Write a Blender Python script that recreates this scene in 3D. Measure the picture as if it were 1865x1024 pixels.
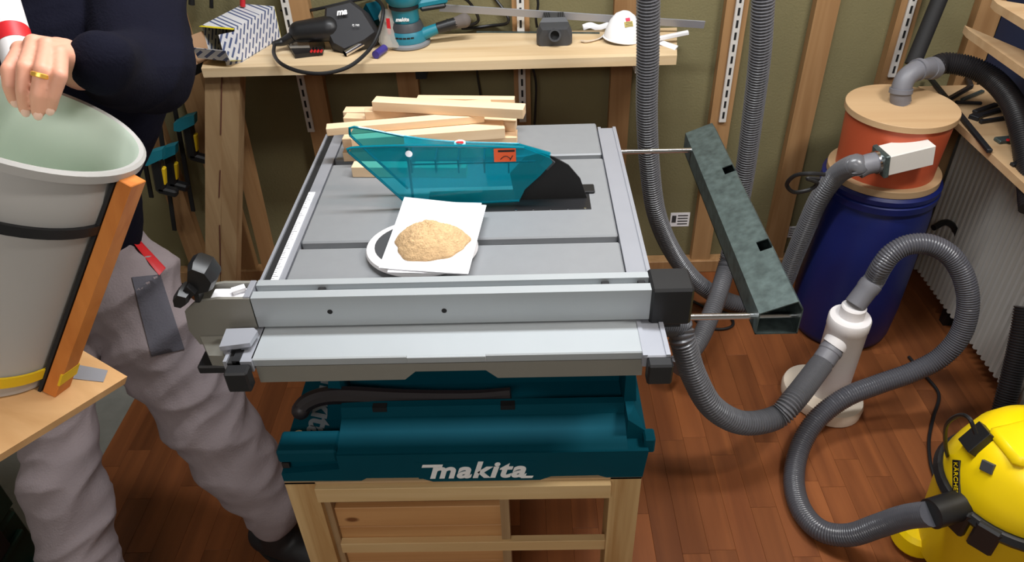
import bpy, bmesh, math, random
import numpy as np
from mathutils import Vector, Matrix
random.seed(7)
for o in list(bpy.data.objects): bpy.data.objects.remove(o, do_unlink=True)
SC = bpy.context.scene
COL = SC.collection
# ------------------------------------------------------------------ camera
F = 1369.92
CX, CY = 932.5, 512.0
RX = Vector((0.9995559, -0.02136402, -0.0207744))
RY = Vector((0.00379506, -0.60020405, 0.79983792))
RZ = Vector((-0.02955663, -0.79956155, -0.59985642))
CAM = Vector((0, 0, 1.6473))
cd = bpy.data.cameras.new('camera'); cam = bpy.data.objects.new('camera', cd); COL.objects.link(cam)
cd.sensor_width = 36; cd.lens = F * 36 / 1865; cd.clip_start = 0.02
cam.matrix_world = Matrix(((RX[0], -RX[1], -RX[2], CAM[0]), (RY[0], -RY[1], -RY[2], CAM[1]), (RZ[0], -RZ[1], -RZ[2], CAM[2]), (0, 0, 0, 1)))
SC.camera = cam
def ray(px, py):
    d = Vector((px - CX, py - CY, F)) / F
    return Vector((RX.dot(d), RY.dot(d), RZ.dot(d)))
def P(px, py, x=None, y=None, z=None):
    """measured image point on a known plane of the room -> place in the room"""
    d = ray(px, py)
    t = (z - CAM.z) / d.z if z is not None else (y - CAM.y) / d.y if y is not None else (x - CAM.x) / d.x
    return CAM + d * t
def D(px, py, zc): return CAM + ray(px, py) * zc
# directions of the lens: right, down, forward
CR = Vector((RX[0], RY[0], RZ[0])); CD = Vector((RX[1], RY[1], RZ[1])); CF = Vector((RX[2], RY[2], RZ[2]))
# ------------------------------------------------------------------ light
w = bpy.data.worlds.new('world'); SC.world = w; w.use_nodes = True
w.node_tree.nodes['Background'].inputs[0].default_value = (1, .97, .93, 1)
w.node_tree.nodes['Background'].inputs[1].default_value = 0.15
def area(name, loc, target, sx, sy, power, col):
    l = bpy.data.lights.new(name, 'AREA'); l.shape = 'RECTANGLE'; l.size = sx; l.size_y = sy; l.energy = power; l.color = col
    o = bpy.data.objects.new(name, l); COL.objects.link(o); o.location = loc
    o.rotation_euler = (Vector(target) - Vector(loc)).to_track_quat('-Z', 'Y').to_euler()
area('ceiling_tube', (.05, 1.36, 2.36), (.05, 1.30, .9), 1.1, .16, 25.5, (.955, .98, 1))
area('ceiling_tube_right', (1.2, .9, 2.36), (.95, 1.5, .3), .5, .22, 19, (1, .97, .93))
area('front_fill', (-.5, -1.0, 2.36), (-.2, .8, .6), 1.2, .5, 17, (1, .975, .95))  # added fill behind the camera, only to lift the dim front faces
SC.view_settings.view_transform = 'Standard'; SC.view_settings.look = 'None'
SC.view_settings.gamma = 1; SC.view_settings.use_curve_mapping = False
SC.view_settings.exposure = 0.45
# ------------------------------------------------------------------ materials
def lin(c): return tuple((v / 12.92 if v <= .04045 else ((v + .055) / 1.055) ** 2.4) for v in c)
def rgb(r, g, b): return lin((r / 255, g / 255, b / 255)) + (1,)
MATS = {}
def base(name):
    m = bpy.data.materials.new(name); m.use_nodes = True
    nt = m.node_tree; return m, nt, nt.nodes['Principled BSDF']
def mat(name, c, rough=.5, metal=0., var=.12, scale=14., bump=0., spec=.5, stretch=(1, 1, 1), bscale=None, rand=0.):
    if name in MATS: return MATS[name]
    m, nt, b = base(name); N = nt.nodes; L = nt.links
    tc = N.new('ShaderNodeTexCoord'); mp = N.new('ShaderNodeMapping'); mp.inputs['Scale'].default_value = stretch
    L.new(tc.outputs['Object'], mp.inputs['Vector'])
    no = N.new('ShaderNodeTexNoise'); no.inputs['Scale'].default_value = scale; no.inputs['Detail'].default_value = 5
    L.new(mp.outputs[0], no.inputs['Vector'])
    mx = N.new('ShaderNodeMix'); mx.data_type = 'RGBA'
    mx.inputs[6].default_value = tuple(v * (1 - var) for v in c[:3]) + (1,)
    mx.inputs[7].default_value = tuple(min(1, v * (1 + var)) for v in c[:3]) + (1,)
    L.new(no.outputs['Fac'], mx.inputs[0])
    out = mx.outputs[2]
    if rand:
        oi = N.new('ShaderNodeObjectInfo'); hs = N.new('ShaderNodeHueSaturation'); mr = N.new('ShaderNodeMapRange')
        mr.inputs[3].default_value = 1 - rand; mr.inputs[4].default_value = 1 + rand
        L.new(oi.outputs['Random'], mr.inputs[0]); L.new(mr.outputs[0], hs.inputs['Value']); L.new(out, hs.inputs['Color']); out = hs.outputs[0]
    L.new(out, b.inputs['Base Color'])
    b.inputs['Roughness'].default_value = rough; b.inputs['Metallic'].default_value = metal; b.inputs['Specular IOR Level'].default_value = spec
    if bump:
        n2 = N.new('ShaderNodeTexNoise'); n2.inputs['Scale'].default_value = bscale or scale * 6; n2.inputs['Detail'].default_value = 4
        L.new(mp.outputs[0], n2.inputs['Vector'])
        bp = N.new('ShaderNodeBump'); bp.inputs['Strength'].default_value = bump; bp.inputs['Distance'].default_value = .004
        L.new(n2.outputs['Fac'], bp.inputs['Height']); L.new(bp.outputs[0], b.inputs['Normal'])
    MATS[name] = m; return m
def wood(name, c1, c2, axis=0, scale=9., rough=.55, rand=.1, knots=0.):
    """grain stretched along an axis, each object its own offset"""
    if name in MATS: return MATS[name]
    m, nt, b = base(name); N = nt.nodes; L = nt.links
    tc = N.new('ShaderNodeTexCoord'); oi = N.new('ShaderNodeObjectInfo')
    add = N.new('ShaderNodeVectorMath'); add.operation = 'ADD'
    sc_ = N.new('ShaderNodeVectorMath'); sc_.operation = 'SCALE'; sc_.inputs[3].default_value = 37.
    cb = N.new('ShaderNodeCombineXYZ')
    for i in range(3): L.new(oi.outputs['Random'], cb.inputs[i])
    L.new(cb.outputs[0], sc_.inputs[0]); L.new(tc.outputs['Object'], add.inputs[0]); L.new(sc_.outputs[0], add.inputs[1])
    mp = N.new('ShaderNodeMapping'); s = [scale * 3] * 3; s[axis] = scale * .16; mp.inputs['Scale'].default_value = s
    L.new(add.outputs[0], mp.inputs['Vector'])
    no = N.new('ShaderNodeTexNoise'); no.inputs['Scale'].default_value = 1.; no.inputs['Detail'].default_value = 6; no.inputs['Distortion'].default_value = .6
    L.new(mp.outputs[0], no.inputs['Vector'])
    rp = N.new('ShaderNodeValToRGB'); rp.color_ramp.elements[0].position = .3; rp.color_ramp.elements[1].position = .72
    rp.color_ramp.elements[0].color = c2; rp.color_ramp.elements[1].color = c1
    L.new(no.outputs['Fac'], rp.inputs[0]); col = rp.outputs[0]
    if knots:
        vo = N.new('ShaderNodeTexVoronoi'); vo.voronoi_dimensions = '2D'; vo.inputs['Scale'].default_value = knots
        spx = N.new('ShaderNodeSeparateXYZ'); sm2 = N.new('ShaderNodeMath'); cx2 = N.new('ShaderNodeCombineXYZ'); L.new(add.outputs[0], spx.inputs[0]); L.new(spx.outputs[1], sm2.inputs[0]); L.new(spx.outputs[2], sm2.inputs[1]); L.new(spx.outputs[0], cx2.inputs[0]); L.new(sm2.outputs[0], cx2.inputs[1])
        mp2 = N.new('ShaderNodeMapping'); s2 = [1.] * 3; s2[axis] = .55; mp2.inputs['Scale'].default_value = s2
        L.new(cx2.outputs[0], mp2.inputs['Vector']); L.new(mp2.outputs[0], vo.inputs['Vector'])
        r2 = N.new('ShaderNodeValToRGB'); r2.color_ramp.elements[0].position = .028; r2.color_ramp.elements[1].position = .055
        r2.color_ramp.elements[0].color = (.22, .1, .04, 1); r2.color_ramp.elements[1].color = (1, 1, 1, 1)
        L.new(vo.outputs['Distance'], r2.inputs[0])
        mu = N.new('ShaderNodeMix'); mu.data_type = 'RGBA'; mu.blend_type = 'MULTIPLY'; mu.inputs[0].default_value = .85
        L.new(col, mu.inputs[6]); L.new(r2.outputs[0], mu.inputs[7]); col = mu.outputs[2]
    hs = N.new('ShaderNodeHueSaturation'); mr = N.new('ShaderNodeMapRange'); mr.inputs[3].default_value = 1 - rand; mr.inputs[4].default_value = 1 + rand
    L.new(oi.outputs['Random'], mr.inputs[0]); L.new(mr.outputs[0], hs.inputs['Value']); L.new(col, hs.inputs['Color'])
    L.new(hs.outputs[0], b.inputs['Base Color']); b.inputs['Roughness'].default_value = rough; b.inputs['Specular IOR Level'].default_value = .3
    bp = N.new('ShaderNodeBump'); bp.inputs['Strength'].default_value = .15; bp.inputs['Distance'].default_value = .001
    L.new(no.outputs['Fac'], bp.inputs['Height']); L.new(bp.outputs[0], b.inputs['Normal'])
    MATS[name] = m; return m
def clear(name, c, opac=.4, rough=.15, tint=None):
    if name in MATS: return MATS[name]
    m, nt, b = base(name); N = nt.nodes; L = nt.links
    b.inputs['Base Color'].default_value = c; b.inputs['Roughness'].default_value = rough
    tr = N.new('ShaderNodeBsdfTransparent'); tr.inputs[0].default_value = tint or tuple(min(1, v * 1.0 + .12) for v in c[:3]) + (1,)
    mx = N.new('ShaderNodeMixShader'); mx.inputs[0].default_value = opac
    L.new(tr.outputs[0], mx.inputs[1]); L.new(b.outputs[0], mx.inputs[2]); L.new(mx.outputs[0], N['Material Output'].inputs[0])
    MATS[name] = m; return m
PINE_X = wood('pine_x', rgb(214, 184, 142), rgb(188, 152, 108), 0, knots=0)
PINE_Y = wood('pine_y', rgb(214, 184, 142), rgb(188, 152, 108), 1)
PINE_Z = wood('pine_z', rgb(184, 156, 118), rgb(154, 122, 86), 2)
STUD = wood('stud_wood', rgb(176, 138, 96), rgb(146, 108, 70), 2, rand=.08)
KNOTTY = wood('knotty_pine', rgb(238, 214, 176), rgb(216, 184, 140), 0, knots=4.5)
BOARDW = wood('stand_board', rgb(206, 158, 106), rgb(180, 128, 78), 0, knots=6.)
SHELFW = wood('shelf_pine', rgb(232, 190, 128), rgb(204, 154, 94), 0, knots=3.6)
STICK = wood('stick_wood', rgb(240, 210, 174), rgb(224, 188, 148), 0, rand=.06)
PLY = wood('plywood', rgb(198, 168, 130), rgb(178, 144, 106), 0, scale=5)
ORANGEW = wood('orange_slat', rgb(206, 130, 62), rgb(176, 100, 40), 2)
FLOORW = wood('laminate', rgb(138, 82, 46), rgb(106, 60, 34), 1, scale=7, rough=.38, rand=.2)
ALU = mat('aluminium', rgb(166, 168, 176), .42, .4, .05)
ALUW = mat('aluminium_bright', rgb(172, 177, 180), .4, .25, .03)
CAST = mat('cast_table', rgb(142, 144, 147), .48, .25, .05, 40)
CASTF = mat('cast_front', rgb(138, 135, 126), .5, .2, .04, 30)
GALV = mat('galvanised', rgb(84, 97, 96), .42, .5, .75, 58)
CHROME = mat('chrome', rgb(225, 225, 228), .16, 1., .03)
BLACK = mat('black_plastic', rgb(26, 26, 28), .42, 0, .15)
BLACKM = mat('black_matte', rgb(20, 19, 20), .75, 0, .2)
DGREY = mat('dark_grey_plastic', rgb(62, 63, 66), .5, 0, .12)
HOSE = mat('grey_hose', rgb(98, 98, 102), .27, 0, .08)
HOSEV = mat('vacuum_hose_grey', rgb(80, 80, 86), .26, 0, .08)
HOSED = mat('dark_hose', rgb(36, 34, 36), .4, 0, .1)
COUP = mat('grey_coupling', rgb(112, 112, 118), .5, 0, .08)
TEALB = mat('saw_green', rgb(2, 66, 80), .62, 0, .12, 9, spec=.08)
TEAL = mat('teal_plastic', rgb(24, 120, 138), .42, 0, .08)
WHITE = mat('white_plastic', rgb(226, 222, 222), .45, 0, .03)
PAPER = mat('paper', rgb(244, 243, 246), .8, 0, .015)
WHITEP = mat('white_paint', rgb(214, 210, 204), .5, 0, .04)
BLUE = mat('blue_barrel', rgb(15, 29, 92), .42, 0, .22, 5)
ORANGE = mat('orange_bucket', rgb(188, 84, 52), .42, 0, .12, 6)
YELLOW = mat('yellow_plastic', rgb(250, 214, 6), .35, 0, .03)
YSTRAP = mat('yellow_strap', rgb(222, 184, 20), .6, 0, .08)
RED = mat('red', rgb(196, 28, 36), .5, 0, .08)
OLIVE = mat('felt_board', rgb(124, 117, 86), .95, 0, .14, 3.5, .35, .1, (1, 1, 1), 160)
NAVYW = mat('navy_wall', rgb(24, 38, 70), .7, 0, .2, 6)
CONC = mat('concrete', rgb(128, 128, 122), .85, 0, .18, 26, .2)
PLASTER = mat('plaster', rgb(190, 186, 178), .9, 0, .05, 5)
JACKET = mat('navy_cloth', rgb(17, 17, 29), .95, 0, .25, 9, .3, .1, (1, 1, 1), 220)
TROUSER = mat('grey_cloth', rgb(144, 132, 134), .92, 0, .1, 12, .3, .1, (1, 1, 1), 260)
POCKET = mat('dark_grey_cloth', rgb(94, 92, 100), .92, 0, .12, 12, .3, .1, (1, 1, 1), 260)
SKIN = mat('skin', rgb(222, 158, 132), .55, 0, .1, 24)
GOLD = mat('gold', rgb(250, 196, 90), .35, .7, .02)
HAIR = mat('hair', rgb(70, 52, 38), .8, 0, .2, 60)
BUCKET = mat('grey_bucket', rgb(176, 173, 169), .5, 0, .04, 6)
BUCKIN = mat('pale_bucket_inside', rgb(200, 212, 198), .55, 0, .03, 6)
SAWD = mat('sawdust', rgb(206, 172, 130), .95, 0, .34, 160, .6, .1, (1, 1, 1), 300)
RADI = mat('radiator_paint', rgb(178, 175, 170), .45, 0, .05, 5)
TANK = mat('yellow_tank', rgb(222, 186, 14), .4, 0, .1, 6)
GREENC = mat('dark_green_case', rgb(16, 52, 44), .5, 0, .12)
GUARD = clear('teal_clear', rgb(0, 170, 188), .26, .1, (.36, .85, .93, 1))
CLEARP = clear('clear_plastic', rgb(220, 214, 204), .35, .1)
STICKO = mat('orange_sticker', rgb(232, 92, 40), .5, 0, .05)
# ------------------------------------------------------------------ builders
WL = {}
class MB:
    def __init__(s): s.bm = bmesh.new()
    def box(s, x0, x1, y0, y1, z0, z1, bev=0., M=None, seg=1):
        vs = [s.bm.verts.new((x, y, z)) for z in (z0, z1) for y in (y0, y1) for x in (x0, x1)]
        fs = [s.bm.faces.new([vs[i] for i in q]) for q in ((0, 2, 3, 1), (4, 5, 7, 6), (0, 1, 5, 4), (2, 6, 7, 3), (0, 4, 6, 2), (1, 3, 7, 5))]
        if bev:
            es = list({e for f in fs for e in f.edges})
            r = bmesh.ops.bevel(s.bm, geom=es, offset=bev, segments=seg, profile=.5, affect='EDGES')
            vs = list({v for f in r['faces'] for v in f.verts} | {v for v in vs if v.is_valid})
        if M is not None: bmesh.ops.transform(s.bm, matrix=M, verts=[v for v in vs if v.is_valid])
        return s
    def bar(s, a, b, wdt, hgt, up=(0, 0, 1), bev=0.):
        a, b = Vector(a), Vector(b); d = (b - a); L = d.length; d.normalize(); u = Vector(up); sx = d.cross(u)
        if sx.length < 1e-4: sx = d.cross(Vector((0, 1, 0)))
        sx.normalize(); u = sx.cross(d)
        M = Matrix(((d.x, sx.x, u.x, a.x), (d.y, sx.y, u.y, a.y), (d.z, sx.z, u.z, a.z), (0, 0, 0, 1)))
        return s.box(0, L, -wdt / 2, wdt / 2, -hgt / 2, hgt / 2, bev, M)
    def prism(s, pts, n0, n1=None, M=None):
        """closed polygon of 3-D points pushed along the vector n0"""
        n0 = Vector(n0); A = [s.bm.verts.new(Vector(p)) for p in pts]; B = [s.bm.verts.new(Vector(p) + n0) for p in pts]
        k = len(A); s.bm.faces.new(A[::-1]); s.bm.faces.new(B)
        for i in range(k): s.bm.faces.new((A[i], A[(i + 1) % k], B[(i + 1) % k], B[i]))
        if M is not None: bmesh.ops.transform(s.bm, matrix=M, verts=A + B)
        return s
    def loft(s, rings, cap=True, closed=True):
        R = [[s.bm.verts.new(Vector(p)) for p in r] for r in rings]; k = len(R[0])
        for a, b in zip(R, R[1:]):
            for i in range(k if closed else k - 1): s.bm.faces.new((a[i], a[(i + 1) % k], b[(i + 1) % k], b[i]))
        if cap and closed: s.bm.faces.new(R[0][::-1]); s.bm.faces.new(R[-1])
        return s
    def lathe(s, prof, c=(0, 0, 0), ax=(0, 0, 1), n=40, cap=True, sx=1., sy=1.):
        ax = Vector(ax).normalized(); q = ax.to_track_quat('Z', 'Y'); c = Vector(c)
        rings = [[c + q @ Vector((r * sx * math.cos(2 * math.pi * i / n), r * sy * math.sin(2 * math.pi * i / n), h)) for i in range(n)] for r, h in prof]
        return s.loft(rings, cap)
    def cyl(s, a, b, r, r2=None, n=20):
        a, b = Vector(a), Vector(b); return s.lathe([(r, 0), (r if r2 is None else r2, (b - a).length)], a, b - a, n)
    def tube(s, pts, r, n=10, sm=8, ribs=0., amp=.08, flat=1.):
        C = spline(pts, sm) if sm > 1 else [Vector(p) for p in pts]
        if ribs:
            C = resample(C, ribs / 3)
        t = [(C[min(i + 1, len(C) - 1)] - C[max(i - 1, 0)]).normalized() for i in range(len(C))]
        u = t[0].orthogonal().normalized(); rings = []
        for i, p in enumerate(C):
            u = (u - t[i] * u.dot(t[i])).normalized(); v = t[i].cross(u)
            rr = r(i / (len(C) - 1)) if callable(r) else r
            if ribs: rr *= (1 + amp, 1 + amp * .6, 1 - amp)[i % 3]
            rings.append([p + (u * math.cos(2 * math.pi * k / n) + v * math.sin(2 * math.pi * k / n) * flat) * rr for k in range(n)])
        return s.loft(rings)
    def ball(s, c, rx, ry=None, rz=None, n=16, M=None):
        r = bmesh.ops.create_uvsphere(s.bm, u_segments=n, v_segments=max(6, n // 2), radius=1)
        T = Matrix.Translation(Vector(c)) @ (M or Matrix.Identity(4)) @ Matrix.Diagonal((rx, ry or rx, rz or rx, 1))
        bmesh.ops.transform(s.bm, matrix=T, verts=r['verts']); return s
    def limb(s, pts, rad, n=12, sq=1.):
        """tapered limb: cones between joints and balls on them"""
        pts = [Vector(p) for p in pts]
        for (a, ra), (b, rb) in zip(zip(pts, rad), zip(pts[1:], rad[1:])): s.cyl(a, b, ra, rb, n)
        for p, r in zip(pts, rad): s.ball(p, r, n=n)
        return s
    def build(s, name, m, parent=None, smooth=30, remesh=0., post=0, disp=None):
        off = WL.get(parent.name, Vector()) if parent else Vector()
        bmesh.ops.recalc_face_normals(s.bm, faces=s.bm.faces[:])
        if off.length: bmesh.ops.translate(s.bm, verts=s.bm.verts[:], vec=-off)
        me = bpy.data.meshes.new(name); s.bm.to_mesh(me); s.bm.free()
        if isinstance(m, (list, tuple)):
            for k in m: me.materials.append(k)
        else: me.materials.append(m)
        o = bpy.data.objects.new(name, me); COL.objects.link(o)
        if remesh:
            md = o.modifiers.new('r', 'REMESH'); md.mode = 'VOXEL'; md.voxel_size = remesh
            if post:
                sm_ = o.modifiers.new('s', 'SMOOTH'); sm_.iterations = post; sm_.factor = .5
            if disp:
                tx = bpy.data.textures.new('folds', 'CLOUDS'); tx.noise_scale = disp[1]; tx.noise_depth = 1
                dm = o.modifiers.new('d', 'DISPLACE'); dm.texture = tx; dm.strength = disp[0]; dm.mid_level = .5
            dg = bpy.context.evaluated_depsgraph_get()
            me2 = bpy.data.meshes.new_from_object(o.evaluated_get(dg)); me2.name = name
            o.modifiers.clear(); o.data = me2
            if not me2.materials: me2.materials.append(m)
        if smooth: shade(o, 180 if remesh else smooth)
        if parent: o.parent = parent
        WL[o.name] = off.copy(); return o
def shade(o, ang):
    me = o.data; me.polygons.foreach_set('use_smooth', [True] * len(me.polygons))
    if ang < 180: me.set_sharp_from_angle(angle=math.radians(ang))
def spline(pts, sm):
    p = [Vector(q) for q in pts]; p = [p[0] * 2 - p[1]] + p + [p[-1] * 2 - p[-2]]; out = []
    for i in range(1, len(p) - 2):
        a, b, c, d = p[i - 1:i + 3]
        for k in range(sm):
            t = k / sm
            out.append(.5 * ((2 * b) + (c - a) * t + (2 * a - 5 * b + 4 * c - d) * t * t + (3 * b - a - 3 * c + d) * t ** 3))
    out.append(p[-2]); return out
def resample(C, step):
    out = [C[0]]; acc = 0.; prev = C[0]
    for q in C[1:]:
        d = (q - prev).length
        while acc + d >= step:
            prev = prev + (q - prev) * ((step - acc) / d); out.append(prev.copy()); d = (q - prev).length; acc = 0.
        acc += d; prev = q
    return out
def tag(o, label, cat, group=None, kind=None):
    o['label'] = label; o['category'] = cat
    if group: o['group'] = group
    if kind: o['kind'] = kind
    return o
def thing(name, loc, label, cat, group=None):
    o = bpy.data.objects.new(name, None); COL.objects.link(o); o.location = loc; o.empty_display_size = .05
    WL[o.name] = Vector(loc); return tag(o, label, cat, group)
def settle(o):
    """move a single-mesh thing's origin to the middle of its underside"""
    me = o.data; n = len(me.vertices); co = np.empty(n * 3); me.vertices.foreach_get('co', co); co = co.reshape(-1, 3)
    c = np.array([(co[:, 0].min() + co[:, 0].max()) / 2, (co[:, 1].min() + co[:, 1].max()) / 2, co[:, 2].min()])
    me.vertices.foreach_set('co', (co - c).ravel()); o.location = c; WL[o.name] = Vector(c); me.update(); return o
def one(mb, name, m, label, cat, group=None, kind=None, **k): return tag(settle(mb.build(name, m, **k)), label, cat, group, kind)
def struct(o): o['kind'] = 'structure'; return o
def text(body, name, m, size, M, parent, extrude=.0006, shear=0., offset=0., spacing=1.):
    c = bpy.data.curves.new(name, 'FONT'); c.body = body; c.size = size; c.extrude = extrude; c.shear = shear; c.offset = offset; c.space_character = spacing
    c.align_x = 'CENTER'; c.align_y = 'CENTER'
    t = bpy.data.objects.new(name, c); COL.objects.link(t)
    me = bpy.data.meshes.new_from_object(t.evaluated_get(bpy.context.evaluated_depsgraph_get())); bpy.data.objects.remove(t, do_unlink=True); bpy.data.curves.remove(c)
    off = WL.get(parent.name, Vector()) if parent else Vector()
    me.transform(Matrix.Translation(-off) @ M); me.materials.clear(); me.materials.append(m)
    o = bpy.data.objects.new(name, me); COL.objects.link(o); o.parent = parent; WL[o.name] = off.copy(); return o
def frame(o, x, y):
    """matrix from an origin, a local x direction and a local y direction"""
    x = Vector(x).normalized(); z = x.cross(Vector(y)).normalized(); y = z.cross(x); o = Vector(o)
    return Matrix(((x.x, y.x, z.x, o.x), (x.y, y.y, z.y, o.y), (x.z, y.z, z.z, o.z), (0, 0, 0, 1)))
def wordmark(h, M, parent, m, name='lettering', sp=1.02):
    """the heavy slanted lettering with the long bar before the first letter and the tail after the last"""
    o = text('makita', name, m, h * 1.35, M, parent, .0005, .28, h * .045, sp)
    me = o.data; inv = (Matrix.Translation(-WL[o.name]) @ M).inverted()
    xs = [(inv @ v.co) for v in me.vertices]; x0 = min(v.x for v in xs); x1 = max(v.x for v in xs); yb = -h * .49; yx = h * .28
    bm = bmesh.new(); bm.from_mesh(me); T = Matrix.Translation(-WL[o.name]) @ M
    xm0 = x0 + h * .02
    for (a, b, c, d) in ((x0 - h * .28, x0 + h * .55, yx - h * .02, yx + h * .16), (x1 - h * .25, x1 + h * .22, yb - h * .01, yb + h * .14)):
        vs = [bm.verts.new(T @ Vector(p)) for p in ((a, c, .0006), (b, c, .0006), (b + h * .06, d, .0006), (a + h * .06, d, .0006))]
        bm.faces.new(vs)
    bm.to_mesh(me); bm.free(); return o
# ================================================================== SETTING
fl = struct(MB().box(-2.2, 1.5, -1.8, 2.36, -.12, -.012).build('floor', CONC))
pk = MB().box(-.0329, .0329, -.1798, .1798, -.0115, 0, .0006).build('plank', FLOORW, fl)
first = True
for i in range(40):
    xx = -1.22 + .033 + i * .066; yy = .40 - random.random() * .34
    while yy < 2.27:
        y0, y1 = max(yy, .40), min(yy + .36, 2.27)
        if y1 - y0 > .05 and xx < 1.40:
            o = pk if first else pk.copy()
            if not first: COL.objects.link(o)
            first = False
            o.location = (xx, (y0 + y1) / 2, 0); o.scale = (1, (y1 - y0) / .36, 1)
        yy += .36
wb = struct(MB().box(-2.2, 1.5, 2.27, 2.36, -.012, 2.45).build('wall_back', OLIVE))
def stud(pl, pr, py, lean=0.):
    a = P(pl, py, y=2.235).x; b = P(pr, py, y=2.235).x; b = max(b, a + .035)
    o = MB().prism([(a, 2.235, 0), (b, 2.235, 0), (b + lean, 2.235, 2.4), (a + lean, 2.235, 2.4)], (0, .034, 0)).build('stud', STUD, wb); return a, b
SA = stud(1316, 1356, 60); SB = stud(1476, 1518, 60); SCC = stud(1626, 1662, 60); stud(1768, 1812, 60)
stud(1112, 1150, 150); SF = stud(936, 966, 150); stud(722, 760, 140); SH = stud(546, 588, 150); SI = stud(296, 342, 60); stud(196, 236, 60); stud(40, 80, 60)
struct(MB().box(-2.2, 1.42, 2.225, 2.27, .0, .05, .002).build('trim_1', STUD))
# paper labels on the felt boards
for px0, px1, py0, py1, lb in ((1222, 1254, 388, 412, 'small white printed label on the felt board beside the left hanging hose'), (1430, 1452, 413, 432, 'small pale label on the felt board behind the galvanised channel')):
    a = P(px0, py0, y=2.269); b = P(px1, py1, y=2.269); xm = (a.x + b.x) / 2; wd = b.x - a.x; hh = a.z - b.z
    t = thing('paper_label', (xm, 2.2695, b.z), lb, 'label')
    MB().box(a.x, b.x, 2.2685, 2.2697, b.z, a.z).build('sheet', PAPER, t)
    m = MB()
    for k in range(4): m.box(a.x + wd * .38, b.x - wd * .1, 2.2680, 2.2686, b.z + hh * (.15 + .2 * k), b.z + hh * (.23 + .2 * k))
    m.box(a.x + wd * .08, a.x + wd * .3, 2.2680, 2.2686, b.z + hh * .3, b.z + hh * .8).build('print', DGREY, t)
# slotted shelf standards
def standard(xc, zb, zt, lb, n):
    t = thing('shelf_standard', (xc, 2.232, zb), lb, 'rail')
    MB().box(xc - .011, xc + .011, 2.226, 2.2345, zb, zt, .001).build('channel', WHITEP, t)
    s = MB().box(xc - .0032, xc + .0032, 2.2249, 2.2265, zb + .014, zb + .036).build('slot', BLACKM, t)
    for k in range(n):
        o = s if k == 0 else s.copy()
        if k: COL.objects.link(o)
        o.location = (0, 0, .036 * k)
zz = P(1325, 222, y=2.23).z
standard((SA[0] + SA[1]) / 2 + .004, zz, zz + .9, 'white slotted shelf standard on the stud between the two hanging hoses', 24)
zz = P(565, 240, y=2.23).z
standard(P(555, 180, y=2.23).x, zz, zz + .9, 'white slotted shelf standard on the stud left under the shelf board', 24)
standard(P(951, 160, y=2.23).x, P(951, 222, y=2.23).z, 1.5, 'white slotted shelf standard behind the pile of sticks', 22)
standard(P(1646, 60, y=2.23).x, P(1634, 140, y=2.23).z, 1.5, 'white slotted shelf standard behind the drum with the wooden lid', 18)
wr = struct(MB().box(1.42, 1.5, -1.8, 2.27, -.012, 2.45).build('wall_right', PLASTER))
struct(MB().box(1.405, 1.42, .6, 2.234, .74, 2.0).build('trim_2', NAVYW))
struct(MB().box(-2.28, -2.2, -1.8, 2.36, -.12, 2.45).build('wall_left', PLASTER))
struct(MB().box(-2.28, 1.5, -1.88, -1.8, -.12, 2.45).build('wall_front', PLASTER))
struct(MB().box(-2.28, 1.5, -1.88, 2.36, 2.45, 2.55).build('ceiling', PLASTER))
# ================================================================== TABLE SAW
S = thing('table_saw', (-.13, 1.25, .54), 'teal and grey bench table saw with its clear blade guard standing on the pine stand', 'table saw')
TZ = .87
m = MB()
for y0, y1 in ((.992, 1.151), (1.171, 1.478), (1.498, 1.655)): m.box(-.424, .170, y0, y1, .852, TZ, .003)
m.box(-.42, .168, .992, 1.65, .836, .853).build('table_top', CAST, S)
m = MB(); m.box(.172, .214, .842, 1.632, .845, .868, .002); m.box(.172, .179, .842, 1.632, .868, .8705); m.box(.207, .214, .842, 1.632, .868, .8705)
m.build('right_rail', ALU, S)
m = MB(); m.box(-.47, -.4645, .846, 1.632, .848, TZ); m.box(-.450, -.426, .846, 1.632, .848, TZ - .001); m.box(-.463, -.449, .846, 1.632, .848, .855)
lr = m.build('left_rail', ALU, S)
MB().box(-.4643, -.4502, .846, 1.628, .8552, .866).build('rail_channel', BLACKM, lr)
ru = MB().box(-.4500, -.4365, 1.0, 1.358, TZ - .0005, TZ + .0008).build('ruler', PAPER, lr)
tk = MB()
for k in range(60):
    y = 1.005 + k * .0058; tk.box(-.4495, -.4495 + (.005 if k % 5 else .010), y, y + .0009, TZ + .0008, TZ + .0012)
tk = tk.build('tick_marks', DGREY, lr); tk['kind'] = 'stuff'
# sliding front extension
m = MB(); m.box(-.43, .176, .851, .932, .853, .869, .002); m.box(-.188, -.066, .8475, .853, .858, .8695, .001)
ex = m.build('extension_table', ALUW, S)
zl, zh = .818, .8515
m = MB().prism([(-.425, .853, zh), (-.425, .853, zl), (-.196, .853, zl), (-.178, .853, .835), (-.068, .853, .835), (-.050, .853, zl), (.175, .853, zl), (.175, .853, zh)], (0, .012, 0))
m.build('front_apron', CASTF, S)
for x0, x1 in ((-.464, -.428), (.178, .216)):
    MB().box(x0, x1, .822, .845, .826, .866, .003).build('end_cap', BLACK, S)
m = MB(); m.box(-.456, -.444, .846, .872, .862, .8705); m.build('scale_window', BLACK, S)
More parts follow.
